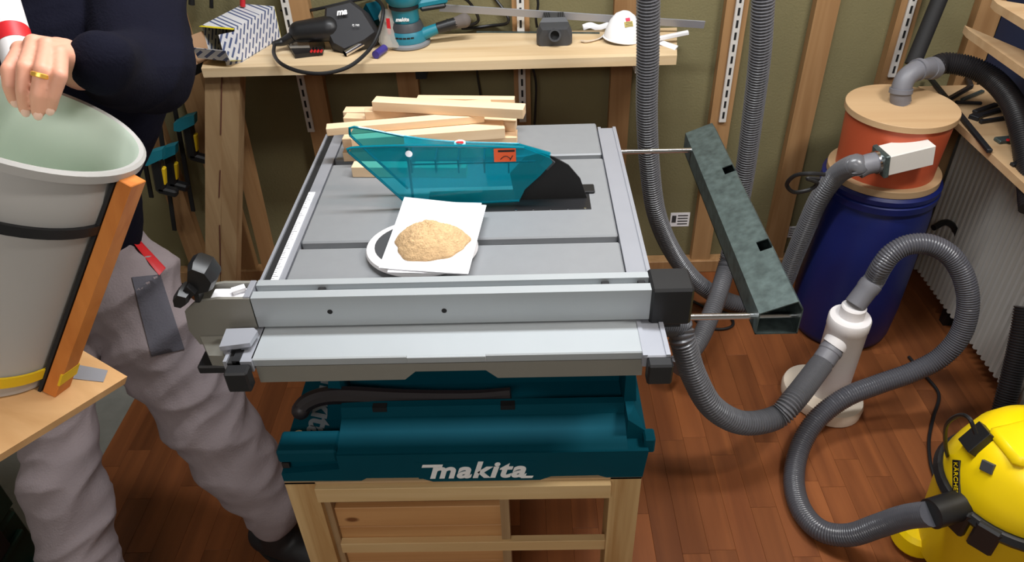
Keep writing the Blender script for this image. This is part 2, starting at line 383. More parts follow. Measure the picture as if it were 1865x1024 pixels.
# throat plate, riving knife, guard
m = MB().box(-.20, .131, 1.262, 1.352, .862, .8712, .004)
ip = m.build('throat_plate', BLACK, S)
s = MB()
for k in range(5):
    s.cyl((-.02 + .034 * k, 1.268, .8708), (-.02 + .034 * k, 1.268, .8716), .0025, n=8)
s.build('screw', CHROME, ip)
prof = [(-.02, .86), (.128, .86), (.122, .872), (.108, .915), (.085, .945), (.056, .964), (.03, .972), (.0, .965), (-.03, .93)]
MB().prism([(x, 1.307, z) for x, z in prof], (0, .004, 0)).build('riving_knife', BLACKM, S)
MB().box(.105, .14, 1.325, 1.356, .870, .876, .002).build('knife_clamp', BLACK, S)
def gp(px, py, y): return P(px, py, y=y)
yn, yf = 1.283, 1.338
near = [(636, 279), (640, 270), (737, 266), (860, 267), (955, 270), (1002, 288), (1006, 296), (984, 320), (956, 345), (946, 366), (850, 371), (740, 371), (700, 335)]
far = [(637, 244), (645, 231), (735, 248), (820, 259), (945, 263), (955, 268)]
G = bpy.data.objects
nn = [gp(a, b, yn) for a, b in near]
gd = MB().prism(nn, (0, .003, 0)).build('blade_guard', GUARD, S)
def shift(p, y): return Vector((p.x, y, p.z))
fp = [gp(a, b, yf) for a, b in ((637, 246), (645, 232), (735, 249), (820, 259), (945, 263))]
far_poly = fp + [Vector((.05, 1.32, .965)), Vector((.0, 1.33, .90)), Vector((-.03, yf, .885)), Vector((-.24, yf, .885))]
MB().prism(far_poly, (0, .003, 0)).build('far_side', GUARD, gd)
# roof strip between the two sides, from the front hinge to the rear pivot
top = [(nn[2], fp[2]), (nn[3], fp[3]), (nn[4], fp[4]), (nn[5] + Vector((0, .004, 0)), Vector((.05, 1.32, .966)))]
m = MB(); rings = []
for a, b in top: rings.append([a + Vector((0, .001, -.001)), b + Vector((0, .001, -.001)), b + Vector((0, .001, .002)), a + Vector((0, .001, .002))])
m.loft(rings).build('roof', GUARD, gd)
lip = MB()
for q in (nn, far_poly):
    k = [0, 1, 2, 3, 4] if q is nn else [0, 1, 2, 3, 4]
    lip.tube([q[i] + Vector((0, .0015, 0)) for i in k], .0028, 6, 3)
lip.tube([nn[i] + Vector((0, .0015, 0)) for i in (0, 12, 11, 10, 9)], .0026, 6, 1); lip.tube([far_poly[0], far_poly[8]], .0026, 6, 1)
lip.build('rim_bead', clear('teal_edge', rgb(0, 130, 150), .75), gd)
rb = MB()
for px in (745, 790, 832, 880, 925):
    a = gp(px, 268, yn + .004); rb.box(a.x - .0015, a.x + .0015, yn + .003, yf, a.z - .055, a.z - .026)
a = gp(745, 300, yn + .003); rb.box(a.x, .02, yn + .003, yn + .0055, a.z - .002, a.z + .001)
a = gp(740, 268, yn + .003); rb.box(a.x - .002, a.x + .002, yn + .003, yn + .012, .885, a.z - .002)
rb.build('inner_rib', clear('teal_rib', rgb(0, 110, 135), .7), gd)
a = gp(745, 279, yn); MB().cyl((a.x, yn + .001, a.z), (a.x, yn - .003, a.z), .0068, n=18).build('pivot_rivet', CHROME, gd)
a = gp(899, 271, yn - .0006); b = gp(940, 294, yn - .0006)
st = MB().box(a.x, b.x, yn - .0012, yn - .0004, b.z, a.z).build('warning_sticker', STICKO, gd)
pr_ = MB().box(a.x + .008, b.x - .002, yn - .0016, yn - .0011, a.z - .007, a.z - .003)
arc = [(a.x + .012 + .02 * k / 6, yn - .0014, b.z + .005 + .007 * math.sin(math.pi * k / 6)) for k in range(7)]
pr_.tube(arc, .0008, 5, 1); pr_.bar((a.x + .03, yn - .0014, b.z + .003), (b.x - .006, yn - .0014, b.z + .013), .0015, .0006, (0, -1, 0)); pr_.build('sticker_print', BLACKM, gd)
a = (fp[3] + nn[3]) / 2
MB().cyl(a + Vector((-.002, 0, -.0005)), a + Vector((-.002, -.0005, .0035)), .011, n=24).build('round_sticker', PAPER, gd)
MB().cyl(a + Vector((-.002, -.0005, .003)), a + Vector((-.002, -.0005, .0042)), .0075, n=24).build('sticker_mark', RED, gd)
MB().bar(gp(1004, 290, 1.30), gp(990, 304, 1.30), .02, .006, (0, 1, 0)).build('guard_hook', DGREY, gd)
# body of the saw
y0 = .876
pf = [(y0, .565), (y0 + .004, .612), (.948, .632), (.955, .651), (.968, .653), (.970, .628), (1.035, .628), (1.05, .79), (1.05, .836), (1.60, .836), (1.60, .545), (.93, .545), (.93, .565)]
m = MB().prism([(-.345, a, b) for a, b in pf], (.515, 0, 0)); m.build('saw_body', TEALB, S)
m = MB()                                                       # front skirt with its foot cut-outs
m.prism([(-.452, y0, .62), (-.452, y0, .545), (-.31, y0, .543), (-.30, y0, .55), (-.205, y0, .549), (-.18, y0, .537), (.015, y0, .537), (.035, y0, .547), (.12, y0, .548), (.135, y0, .541), (.200, y0, .541), (.206, y0, .612), (-.345, y0, .612), (-.345, y0, .574), (-.452, y0, .566)][:0] or
        [(-.452, y0, .566), (-.452, y0, .545), (-.31, y0, .543), (-.30, y0, .55), (-.205, y0, .549), (-.18, y0, .537), (.015, y0, .537), (.035, y0, .547), (.12, y0, .548), (.135, y0, .541), (.200, y0, .541), (.206, y0, .612), (-.345, y0, .612), (-.345, y0, .576)], (0, .03, 0))
m.build('front_skirt', TEALB, S)
m = MB()                                                       # left front corner block with the slot
m.box(-.452, -.345, y0 + .002, .93, .592, .622, .004); m.box(-.448, -.345, y0 + .014, .93, .548, .60)
m.build('corner_block', TEALB, S)
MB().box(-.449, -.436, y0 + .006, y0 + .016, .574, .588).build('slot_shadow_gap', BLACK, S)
m = MB()
m.prism([(.170, .905, .66), (.170, .905, .545), (.204, .905, .545), (.204, .905, .63), (.185, .94, .66)], (0, .66, 0)); m.prism([(.168, .95, .66), (.168, .95, .836), (.176, .95, .836), (.19, .95, .66)], (0, .62, 0))
m.box(.198, .218, .884, .912, .596, .632, .003)
m.build('right_side', TEALB, S)
m = MB(); m.box(-.45, -.345, .93, 1.6, .545, .592); m.prism([(-.345, .98, .592), (-.385, .98, .592), (-.345, .98, .80)], (0, .62, 0)); m.build('left_side', TEALB, S)
for px in (692, 925):
    x = P(px, 742, y=.957).x
    MB().box(x - .013, x + .013, .9515, .964, .634, .6525).build('clip_recess', BLACKM, S)
MB().box(-.16, .02, 1.03, 1.062, .74, .83).build('motor_recess', BLACKM, S)
nb = MB().tube([P(546, 750, y=.955), P(560, 733, y=.965), P(590, 722, y=.975), P(640, 720, y=.982), P(740, 724, y=.985), P(860, 724, y=.985), P(930, 718, y=.985)], lambda t: .017 - .008 * max(0, t - .5), 10, 6)
nb.ball(P(548, 748, y=.955), .017).build('stowed_push_stick', mat('dark_brown_plastic', rgb(30, 22, 24), .5), S)
o = MB().lathe([(.009, 0), (.009, .003), (.005, .003), (.005, 0)], (-.432, .945, .592), n=16, cap=False).build('washer', CHROME, S)
# lettering
LET = mat('white_lettering', rgb(240, 240, 240), .5)
wordmark(.044, frame((-.099, y0 - .0006, .5665), (1, 0, 0), (0, 0, 1)), S, LET, sp=1.1)
MB().box(-.205, .008, y0 - .0003, y0 + .002, .546, .591).build('logo_plate', TEALB, S)
wordmark(.046, frame((-.398, 1.025, .5926), (0, -1, 0), (1, 0, 0)), S, mat('grey_lettering', rgb(120, 128, 134), .5))
# ------------------------------------------------------------------ rip fence
Fc = thing('rip_fence', (-.12, .95, .87), 'long silver aluminium rip fence lying across the near side of the saw table', 'fence')
m = MB()
m.prism([(-.435, a, b) for a, b in ((.924, .8725), (.972, .8725), (.972, .931), (.957, .931), (.957, .917), (.942, .917), (.942, .931), (.924, .931))], (.627, 0, 0))
m.build('fence_beam', ALUW, Fc, smooth=0)
for px, py in ((601, 568), (809, 566)):
    a = P(px, py, y=.924); MB().cyl((a.x, .9245, a.z), (a.x, .9232, a.z), .0042, n=14).build('bolt_hole', BLACKM, Fc)
for px in (590, 1102, 1168):
    a = P(px, 521, z=.92); MB().box(a.x - .006, a.x + .006, .9425, .9565, .9172, .9262, .001).build('slider_nut', BLACK, Fc)
m = MB().box(.192, .258, .919, .979, .862, .934, .004); m.box(.19, .245, .93, .97, .85, .865)
m.build('end_cap', BLACK, Fc)
pts = [(-.437, .930), (-.49, .931), (-.525, .925), (-.545, .908), (-.55, .868), (-.54, .838), (-.50, .832), (-.437, .868)]
m = MB().prism([(x, .924, z) for x, z in pts], (0, .006, 0)); m.prism([(x, .966, z) for x, z in pts[:6]] + [(-.437, .966, .84)], (0, .006, 0))
m.prism([(x, .928, z) for x, z in pts[4:]] + [(-.47, .928, .86)], (0, .04, 0)); m.box(-.55, -.437, .93, .97, .87, .885)
m.build('clamp_bracket', CASTF, Fc)
m = MB().box(-.447, -.437, .926, .97, .885, .933, .001); m.build('bracket_flange', ALU, Fc)
m = MB().box(-.505, -.448, .935, .962, .886, .924, .002); m.bar((-.47, .945, .93), (-.452, .955, .93), .012, .006); m.build('lever_bearing', PAPER, Fc)
m = MB().prism([P(399, 632, z=.884), P(455, 625, z=.884), P(469, 603, z=.884), P(462, 597, z=.884), P(412, 599, z=.884)], (0, 0, -.008)); m.prism([P(401, 632, z=.876), P(450, 626, z=.876), P(455, 603, z=.876), P(412, 601, z=.876)], (.002, .004, -.03)); m.build('clamp_foot', ALU, Fc)
m = MB().prism([(-.505, .876, .834), (-.47, .874, .834), (-.47, .923, .834), (-.535, .923, .834)], (0, 0, .022)); m.build('clamp_shoe', CASTF, Fc)
m = MB().box(-.53, -.478, .873, .92, .818, .835, .003); m.build('shoe_pad', BLACK, Fc)
m = MB()
def chunk(px, y_, th, k=.82):
    p = [P(a_, b_, y=y_) for a_, b_ in px]; c_ = sum(p, Vector()) / len(p)
    m.loft([[c_ + (q - c_) * k for q in p], [q + Vector((0, th * .25, 0)) for q in p], [q + Vector((0, th * .8, 0)) for q in p], [c_ + (q - c_) * k + Vector((0, th, 0)) for q in p]])
chunk([(337, 491), (347, 486), (374, 496), (390, 517), (383, 535), (359, 541), (336, 530)], .915, .045)
chunk([(312, 547), (322, 536), (341, 541), (340, 557), (329, 564), (315, 561)], .895, .036)
chunk([(322, 541), (340, 522), (356, 536), (338, 553)], .905, .03, .95)
chunk([(352, 535), (362, 535), (364, 552), (356, 552)], .92, .02, .95)
m.build('clamp_lever', BLACK, Fc)
# ------------------------------------------------------------------ outfeed support
O = thing('outfeed_support', (.43, 1.3, .83), 'dull galvanised sheet metal outfeed support carried on two shiny rods', 'outfeed support')
for y, z in ((1.597, .822), (1.01, .803)):
    MB().cyl((.10 if y > 1.3 else .262, y, z), (.468, y, z), .0058, n=16).build('rod', CHROME, O)
xs0, xs1 = .390, .463
def chan(y0, y1, cut=0.):
    m = MB(); t = .0022
    zl_, zr = .826, .856
    m.box(xs0, xs0 + t, y0, y1, .782, zl_)                       # low left wall
    m.box(xs1 - t, xs1, y0, y1, .782, zr - .02)                  # right wall
    m.box(xs0, xs1, y0, y1, .782, .782 + t)
    a = xs0 + (xs1 - xs0) * .55 if cut else xs1 - .012
    za = zl_ + (zr - zl_) * (.55 if cut else (a - xs0) / (xs1 - xs0))
    m.prism([(xs0, y0, zl_), (xs0, y0, zl_ + t), (a, y0, za + t), (a, y0, za)], (0, y1 - y0, 0))
    if not cut: m.prism([(a, y0, za), (a, y0, za + t), (xs1, y0, zr - .02), (xs1 - t, y0, zr - .022)], (0, y1 - y0, 0))
    return m
yy = [(0.985, 1.145, 0), (1.145, 1.175, 1), (1.175, 1.437, 0), (1.437, 1.467, 1), (1.467, 1.675, 0)]
bmx = MB()
for a, b, c in yy:
    k = chan(a, b, c); me_ = bpy.data.meshes.new('tmp'); k.bm.to_mesh(me_); k.bm.free(); bmx.bm.from_mesh(me_); bpy.data.meshes.remove(me_)
bmx.build('sheet_channel', GALV, O, smooth=0)
m = MB().prism([(xs0, 1.673, .784), (xs0, 1.673, .826), (xs1 - .012, 1.673, .85), (xs1, 1.673, .836), (xs1, 1.673, .784)], (0, .003, 0)); m.build('end_plate', GALV, O)
# ------------------------------------------------------------------ pine stand
T = thing('saw_stand', (-.13, 1.25, 0), 'pine stand with a boarded side and open shelf carrying the table saw', 'stand')
def leg(x0, x1, y0, y1, tx): return MB().prism([(x0, y0, .538), (x1, y0, .538), (x1 + tx, y0, 0), (x0 + tx, y0, 0)], (0, y1 - y0, 0))
leg(-.453, -.397, .878, .938, .0).build('leg', KNOTTY if 0 else wood('leg_pine', rgb(222, 190, 138), rgb(170, 124, 70), 2, 10, knots=0), T)
leg(.143, .199, .878, .938, -.0).build('leg', MATS['leg_pine'], T)
leg(-.453, -.397, 1.53, 1.59, .0).build('leg', MATS['leg_pine'], T); leg(.143, .199, 1.53, 1.59, .0).build('leg', MATS['leg_pine'], T)
RAILM = wood('rail_pine', rgb(226, 196, 146), rgb(204, 166, 114), 0)
MB().box(-.397, .143, .866, .886, .494, .532, .001).build('front_rail', RAILM, T)
MB().box(-.453, .199, .878, 1.59, .5335, .5385).build('top_edge_strip', PLY, T)
MB().box(-.396, .142, 1.55, 1.57, .46, .53).build('back_rail', RAILM, T)
for x0 in (-.452, .16): MB().box(x0, x0 + .03, .94, 1.53, .44, .53).build('side_rail', PINE_Y, T)
zb = .432
for k in range(5):
    MB().box(-.385, -.06, .90, .915, zb - .060 * (k + 1), zb - .060 * k - .0016, .0012).build('board', BOARDW, T)
MB().box(-.062, -.045, .89, .925, 0.10, .494).build('divider', PINE_Z, T)
MB().box(-.397, -.385, .892, .93, .05, .494).build('side_panel', PINE_Z, T)
MB().box(-.385, .143, .884, .900, .306, .336, .001).build('cross_rail', RAILM, T)
# ------------------------------------------------------------------ sticks
def stick(a, b, w_, h_, lb, ya=None):
    a, b = Vector(a), Vector(b); m = MB(); L = (b - a).length; d = (b - a).normalized()
    o = MB().box(-L / 2, L / 2, -w_ / 2, w_ / 2, 0, h_, .0008).build('wood_stick', STICK)
    o.location = (a + b) / 2; o.rotation_euler = (0, -math.asin(d.z), math.atan2(d.y, d.x)); WL[o.name] = o.location.copy()
    tag(o, lb, 'stick', 'sawn wooden sticks piled on the saw table')
def pz(px, py, z): return P(px, py, z=z)
SW, SH_ = .032, .021
def row(z, pa, pb, wd, h, lb): stick(pz(*pa, z + h) - Vector((0, 0, h)), pz(*pb, z + h) - Vector((0, 0, h)), wd, h, lb)
row(.871, (642, 299), (850, 300), .028, .024, 'short sawn stick lying lowest and nearest, mostly hidden behind the teal guard')
row(.871, (626, 272), (930, 262), .034, .022, 'sawn stick of the bottom layer, second from the near side')
row(.871, (640, 252), (938, 240), .034, .022, 'sawn stick of the bottom layer, farther back')
row(.8935, (626, 246), (942, 243), .04, .021, 'sawn stick of the second layer with its right end under the wide board')
row(.9150, (640, 246), (918, 226), .042, .024, 'wide sawn board pointing at the guard roof, near side of the pile')
row(.8935, (628, 225), (938, 224), .04, .021, 'sawn stick of the second layer at the middle of the pile')
row(.9150, (628, 210), (940, 219), .028, .021, 'sawn stick of the third layer, its right end showing under the top stick')
row(.9400, (594, 230), (881, 206), .026, .017, 'slim sawn stick sticking out farthest to the left of the pile')
row(.9150, (627, 199), (890, 199), .030, .022, 'wide sawn stick under the top stick, its left end squared')
row(.9375, (664, 200), (894, 183), .022, .02, 'sawn stick at the very back, angled up to the right')
row(.9375, (760, 176), (937, 178), .02, .019, 'sawn stick at the very back with its right end next to the shelf standard')
row(.9580, (681, 180), (955, 194), .032, .022, 'topmost sawn stick of the pile, slanting down to the right')
# ------------------------------------------------------------------ scale, paper, sawdust
K = thing('kitchen_scale', (-.19, 1.13, .87), 'white oval kitchen scale half hidden under the folded paper on the saw table', 'scale')
kc = (-.190, 1.128, .8705)
MB().lathe([(.06, 0), (.094, .003), (.102, .010), (.100, .016), (.090, .018), (.0, .018)], kc, n=48, cap=False, sy=.88).build('scale_body', WHITE, K)
MB().lathe([(.082, .0), (.082, .0012)], (kc[0] - .003, kc[1], kc[2] + .018), n=40, sy=.86).build('dark_plate', DGREY, K)
c4 = [pz(737, 363, .894), pz(886, 376, .894), pz(853, 503, .892), pz(690, 489, .892)]
def sheet(c, z0, th, warp):
    n = 10; rings = []
    for i in range(n + 1):
        v = i / n; r = []
        for lay in (0, 1):
            rr = []
            for j in range(n + 1):
                u = j / n; p = (c[0] * (1 - u) + c[1] * u) * (1 - v) + (c[3] * (1 - u) + c[2] * u) * v
                p = Vector((p.x, p.y, z0 + warp(u, v) + lay * th)); rr.append(p)
            r += rr if lay == 0 else rr[::-1]
        rings.append(r)
    return MB().loft(rings)
Pp = thing('folded_paper', (-.165, 1.14, .89), 'bright white folded sheet of paper holding the heap of sawdust', 'paper')
sheet(c4, .8925, .0012, lambda u, v: .006 * (1 - v) ** 3 * (1 - u) + .003 * u * u).build('upper_sheet', PAPER, Pp, smooth=60)
c5 = [c4[0] + Vector((.005, -.002, 0)), c4[1] + Vector((-.006, .006, 0)), c4[2] + Vector((-.004, .004, 0)), c4[3] + Vector((.004, -.004, 0))]
sheet([c5[0], c5[1] + Vector((-.004, .01, 0)), c5[2] + Vector((.002, .002, 0)), c5[3] + Vector((.012, -.006, 0))], .8898, .001, lambda u, v: .0015 * u).build('lower_sheet', PAPER, Pp, smooth=60)
m = MB(); cc = pz(785, 440, .9); n1, n2 = 26, 72; rings = []
rnd = random.Random(3)
for i in range(n1 + 1):
    t = i / n1; r = []
    for j in range(n2):
        a = 2 * math.pi * j / n2; e = 1 + .05 * math.sin(3 * a + 1) + .04 * math.sin(5 * a) + .02 * math.sin(11 * a)
        rr = (1 - t) * e; hgt = .040 * (1 - (1 - t) ** 2.0) ** .85 * (1 + .07 * math.sin(3 * a + t * 4) * (1 - t)); ns = rnd.uniform(-.0021, .0021) * (1 if 0 < i < n1 else 0)
        r.append(cc + Vector((.067 * rr * math.cos(a), .054 * rr * math.sin(a), hgt + ns - .0048)))
    rings.append(r)
m.loft(rings)
one(m, 'sawdust_heap', SAWD, 'heap of fine tan sawdust on the white folded paper', 'sawdust', kind='stuff', smooth=180)
# ================================================================== SHELF BENCH ALONG THE BACK WALL
B = thing('wall_bench', (-.23, 2.12, 0), 'narrow pine bench board along the back wall with a double post at its left end', 'bench')
MB().prism([(-.884, 2.0, .874), (.418, 2.0, .874), (.456, 2.225, .874), (-.93, 2.225, .874)], (0, 0, .026)).build('board', KNOTTY, B)
def post(pt, pb, wd, y, dp, nm='post'):
    a = P(*pt, y=y); b = P(*pb, y=y); d = (b - a) / (a.z - b.z); b = a + d * (a.z - .001); a = a + d * (a.z - .873)
    MB().prism([a, a + Vector((wd, 0, 0)), b + Vector((wd, 0, 0)), b], (0, dp, 0)).build(nm, STUD if nm == 'brace' else PINE_Z, B)
post((373, 150), (374, 505), .0495, 2.02, .06); post((404, 150), (402, 505), .051, 2.022, .06)
a = P(436, 340, y=2.12); b = P(482, 505, y=2.12)
post((437, 320), (482, 505), .045, 2.13, .035, 'brace')
# pencil-wide dark split between the posts
for q0, q1 in (((404, 140), (402, 245)), ((401, 310), (399, 360)), ((400, 410), (402, 500))):
    a = P(*q0, y=2.0185); b = P(*q1, y=2.0185); MB().bar(a, b, .003, .0012, (0, -1, 0)).build('crack', mat('crack', rgb(96, 52, 40), .8), B)
MB().box(-.3, -.27, 2.02, 2.23, .845, .874).build('bracket', BLACK, B); MB().box(.31, .34, 2.02, 2.23, .845, .874).build('bracket', WHITEP, B)
BZ = .90
def bz(px, py, z=BZ): return P(px, py, z=z)
# cardboard box
def dashes():
    m, nt, b = base('printed_card'); N = nt.nodes; L = nt.links
    tc = N.new('ShaderNodeTexCoord'); mp = N.new('ShaderNodeMapping'); mp.inputs['Rotation'].default_value = (.0, .9, .35); mp.inputs['Scale'].default_value = (1, 1, 1)
    br = N.new('ShaderNodeTexBrick'); br.inputs['Scale'].default_value = 36; br.inputs['Mortar Size'].default_value = .19; br.inputs['Mortar Smooth'].default_value = .1
    br.inputs['Brick Width'].default_value = 1.5; br.inputs['Row Height'].default_value = .62
    br.inputs['Color1'].default_value = rgb(78, 92, 134); br.inputs['Color2'].default_value = rgb(96, 108, 146); br.inputs['Mortar'].default_value = rgb(226, 226, 230)
    cb = N.new('ShaderNodeSeparateXYZ'); cc_ = N.new('ShaderNodeCombineXYZ'); ad = N.new('ShaderNodeMath')
    L.new(tc.outputs['Object'], cb.inputs[0]); L.new(cb.outputs[0], ad.inputs[0]); L.new(cb.outputs[1], ad.inputs[1]); L.new(ad.outputs[0], cc_.inputs[0]); L.new(cb.outputs[2], cc_.inputs[1])
    mp.inputs['Rotation'].default_value = (0, 0, -.95); L.new(cc_.outputs[0], mp.inputs['Vector']); L.new(mp.outputs[0], br.inputs['Vector']); L.new(br.outputs[0], b.inputs['Base Color']); b.inputs['Roughness'].default_value = .6
    return m
CARD = dashes(); CARDIN = mat('card_inside', rgb(150, 138, 70), .8); CARDY = mat('card_yellow', rgb(226, 206, 40), .6)
c0 = bz(442, 113); c1 = bz(512, 70); ux = (c1 - c0); L1 = ux.length; ux.normalize(); uy = Vector((-ux.y, ux.x, 0))
h = P(436, 52, y=c0.y).z - BZ; L2 = .105; up = Vector((0, 0, 1))
X = thing('cardboard_box', c0 + ux * L1 / 2 + uy * L2 / 2, 'opened cardboard box with diagonal blue print at the left end of the bench', 'box')
def wall(o, a, b, t): # thin slab spanned by two vectors
    n = Vector(a).cross(Vector(b)).normalized() * t; return MB().prism([o, o + a, o + a + b, o + b], n)
wall(c0, ux * L1, up * h, -.0015).build('side_panel', CARD, X); wall(c0 + uy * L2, ux * L1, up * h, -.0015).build('side_panel', CARD, X)
wall(c0 + up * h, ux * L1, uy * L2, .0015).build('top_panel', CARD, X); wall(c0 + up * .001, ux * L1, uy * L2, .0015).build('bottom_panel', CARDIN, X)
wall(c0 + ux * L1, uy * L2, up * h, .0015).build('end_panel', CARDY, X)
wall(c0 + uy * .0, -ux * .035 + uy * .028 - up * 0, up * h * .92, .0012).build('flap', CARD, X)
wall(c0 + up * .004, uy * L2, -ux * .05 + up * .016, .0012).build('flap', CARDIN, X)
q = c0 - ux * .05 + up * .020; wall(q, uy * L2, -ux * .008 + up * .032, .0012).build('flap', CARD, X)
wall(c0 + uy * L2, -ux * .05 + uy * .012, up * h * .85, .0012).build('flap', mat('card_plain', rgb(190, 150, 116), .8), X)
MB().prism([c0 + up * h, c0 + up * h + uy * L2, c0 + up * (h + .001) + uy * L2 - ux * .012, c0 + up * (h - .002) - ux * .005], (0, 0, .0012)).build('torn_edge', CARDY, X)
# black cloth-bagged power tool with cable
t = thing('black_power_tool', bz(620, 90), 'black power tool with a hood and thick cable lying next to the printed box', 'power tool')
a = D(515, 76, 2.14); b = D(548, 66, 2.15); c = D(605, 60, 2.16)
m = MB(); m.limb([D(545, 58, 2.13), D(600, 52, 2.13)], [.030, .036], 14); m.build('motor_housing', BLACK, t, remesh=.005, post=3)
MB().tube([D(498, 80, 2.12), a, D(535, 66, 2.13)], lambda u: .007 + .009 * u, 12, 6).build('cable_sleeve', BLACK, t)
hood = [(592, 14), (640, 2), (664, 20), (690, 62), (668, 78), (628, 96), (606, 84), (590, 50)]
fr_ = [D(px, py, 2.12) for px, py in hood]; bk = [p + CF * .07 for p in [D(px, py, 2.12) for px, py in hood]]
md = [ (f + b_) / 2 + (f - sum(fr_, Vector()) / 8) * .12 for f, b_ in zip(fr_, bk)]
m = MB().loft([[p * .88 + (sum(fr_, Vector()) / 8) * .12 - CF * .012 for p in fr_], fr_, md, bk]); m.build('hood', mat('black_hood', rgb(38, 38, 42), .6), t, smooth=50)
cen = D(622, 22, 2.095)
o = text('ma', 'lettering', LET, .024, frame(cen, CR - CD * .15, -CD), t, .0004, .25, .001); o2 = text('PJ 700', 'lettering', LET, .008, frame(D(648, 46, 2.095), CR, -CD), t, .0003)
MB().bar(D(700 - 8, 40, 2.2), D(676, 10, 2.2), .05, .04).build('tail_block', TEALB, t)
m = MB().tube([D(500, 80, 2.12), D(499, 98, 2.08), D(512, 116, 2.03), D(545, 130, 2.005), D(585, 134, 2.0), D(625, 126, 2.01), D(655, 108, 2.03), D(680, 80, 2.06), D(694, 45, 2.08), D(697, 12, 2.10), D(680, -6, 2.16)], .0052, 8, 8); m.build('cable', BLACK, t)
# black pencil case with red bits
t = thing('bit_case', bz(560, 96), 'small black case with a row of red tipped bits under the black power tool', 'case')
p0 = bz(532, 100); MB().prism([bz(538, 107), bz(588, 101), bz(592, 84), bz(523, 82)], (0, 0, .012)).build('tray', BLACK, t)
MB().prism([bz(530, 96) + Vector((0, 0, .0125)), bz(566, 95) + Vector((0, 0, .0125)), bz(562, 80) + Vector((0, 0, .0125)), bz(520, 78) + Vector((0, 0, .0125))], (0, 0, .004)).build('lid', CLEARP, t)
for k in range(4):
    a = bz(568 + 6 * k, 92, .916); MB().cyl(a, a + Vector((0, .018, .001)), .0026, n=8).build('bit', CHROME, t)
    MB().cyl(a + Vector((0, -.01, 0)), a, .0033, n=8).build('bit_collar', RED, t)
# chrome tube, purple cap, plastic cup
def along(a, b, r, nm, m_, lb, cat):
    o = MB().cyl(a, b, r, n=18); return one(o, nm, m_, lb, cat)
a = bz(628, 98, .909); b = bz(668, 74, .925); mt = MB(); mt.lathe([(.0085, 0), (.0085, (b - a).length), (.0068, (b - a).length), (.0068, 0)], a, b - a, 18, cap=False)
one(mt, 'metal_tube', CHROME, 'short shiny metal tube leaning on the black power tool', 'tube')
along(bz(684, 100, .912), bz(700, 88, .912), .011, 'purple_cap', mat('purple_plastic', rgb(62, 52, 132), .4), 'small purple cap lying beside the shiny metal tube', 'cap')
t = thing('plastic_bag', bz(712, 90), 'crumpled clear plastic pouch with a red mark standing left of the teal sander', 'pouch')
ring = []
for k in range(7):
    u = k / 6; cy = 88 - 70 * u; wv = 15 + 4 * math.sin(u * 9); c = D(712 - 6 * math.sin(u * 3), cy, 2.125 - .01 * u); ring.append([c + CR * (wv * .0016 * math.cos(t_)) - CF * (.008 * math.sin(t_)) for t_ in [2 * math.pi * i / 10 for i in range(10)]])
MB().loft(ring).build('pouch', CLEARP, t, smooth=20); MB().box(-.005, .005, -.001, .001, -.022, .022, M=Matrix.Translation(D(708, 48, 2.11))).build('red_mark', RED, t)
# random orbit sander
sc = bz(744, 80); sx, sy = sc.x, sc.y
t = thing('orbital_sander', (sx, sy, BZ), 'teal round orbital sander standing on its pad in the middle of the bench', 'sander')
MB().lathe([(.060, 0), (.0645, .004), (.064, .010), (.058, .015)], (sx, sy, BZ), n=44).build('pad', mat('grey_pad', rgb(118, 120, 124), .6), t)
MB().lathe([(.057, .0), (.0575, .010), (.053, .024), (.050, .030)], (sx, sy, BZ + .0155), n=44).build('pad_ring', mat('teal_ring', rgb(34, 116, 136), .45), t)
MB().lathe([(.049, 0), (.046, .012), (.041, .022)], (sx, sy, BZ + .046), n=40).build('dark_collar', DGREY, t)
bd = MB().lathe([(.037, 0), (.039, .006), (.038, .03), (.041, .036)], (sx, sy, BZ + .068), n=40).build('body', TEAL, t)
MB().lathe([(.042, 0), (.044, .004), (.043, .010)], (sx, sy, BZ + .1045), n=40).build('rubber_ring', BLACK, t)
MB().lathe([(.042, 0), (.05, .012), (.052, .03), (.04, .046), (.015, .052)], (sx, sy, BZ + .1148), n=40).build('palm_grip', TEAL, t)
MB().bar((sx + .03, sy, BZ + .11), (sx + .12, sy + .02, BZ + .118), .028, .022, bev=.006).build('rear_handle', TEAL, t)
MB().bar((sx + .045, sy - .006, BZ + .1), (sx + .115, sy + .012, BZ + .103), .02, .012, bev=.004).build('grip_pad', BLACK, t)
text('makita', 'lettering', LET, .014, frame((sx - .004, sy - .0395, BZ + .082), (1, 0, 0), (0, 0, 1)), t, .0004, .25, .0006)
m = MB()
for r_ in range(2):
    for k in range(5 if r_ == 0 else 4):
        a_ = -math.pi / 2 - .42 + .2 * k; ra = .0545 - .002 * r_
        m.box(-.0045, .0045, -.002, .0012, -.0018, .0018, M=Matrix.Translation((sx + ra * math.cos(a_), sy + ra * math.sin(a_), BZ + .034 - r_ * .008)) @ Matrix.Rotation(a_ + math.pi / 2, 4, 'Z'))
v = m.build('vent_slot', BLACKM, t); v['kind'] = 'stuff'
e0 = Vector((sx + .045, sy - .01, BZ + .03)); e1 = Vector((sx + .088, sy - .004, BZ + .044))
MB().cyl(e0, e1, .017, .0145, 18).build('dust_spout', TEAL, t)
e2 = e1 + Vector((.055, .008, .012)); MB().cyl(e1, e2, .0155, .016, 20).build('hose_adapter', BLACK, t); MB().cyl(e1 + (e2 - e1) * .55, e1 + (e2 - e1) * .62, .0172, n=20).build('adapter_ring', BLACK, t)
m = MB().limb([e2, e2 + Vector((.022, .004, .004))], [.0165, .02], 14); m.build('dust_bag', mat('grey_cloth_bag', rgb(104, 96, 92), .9, bump=.2), t)
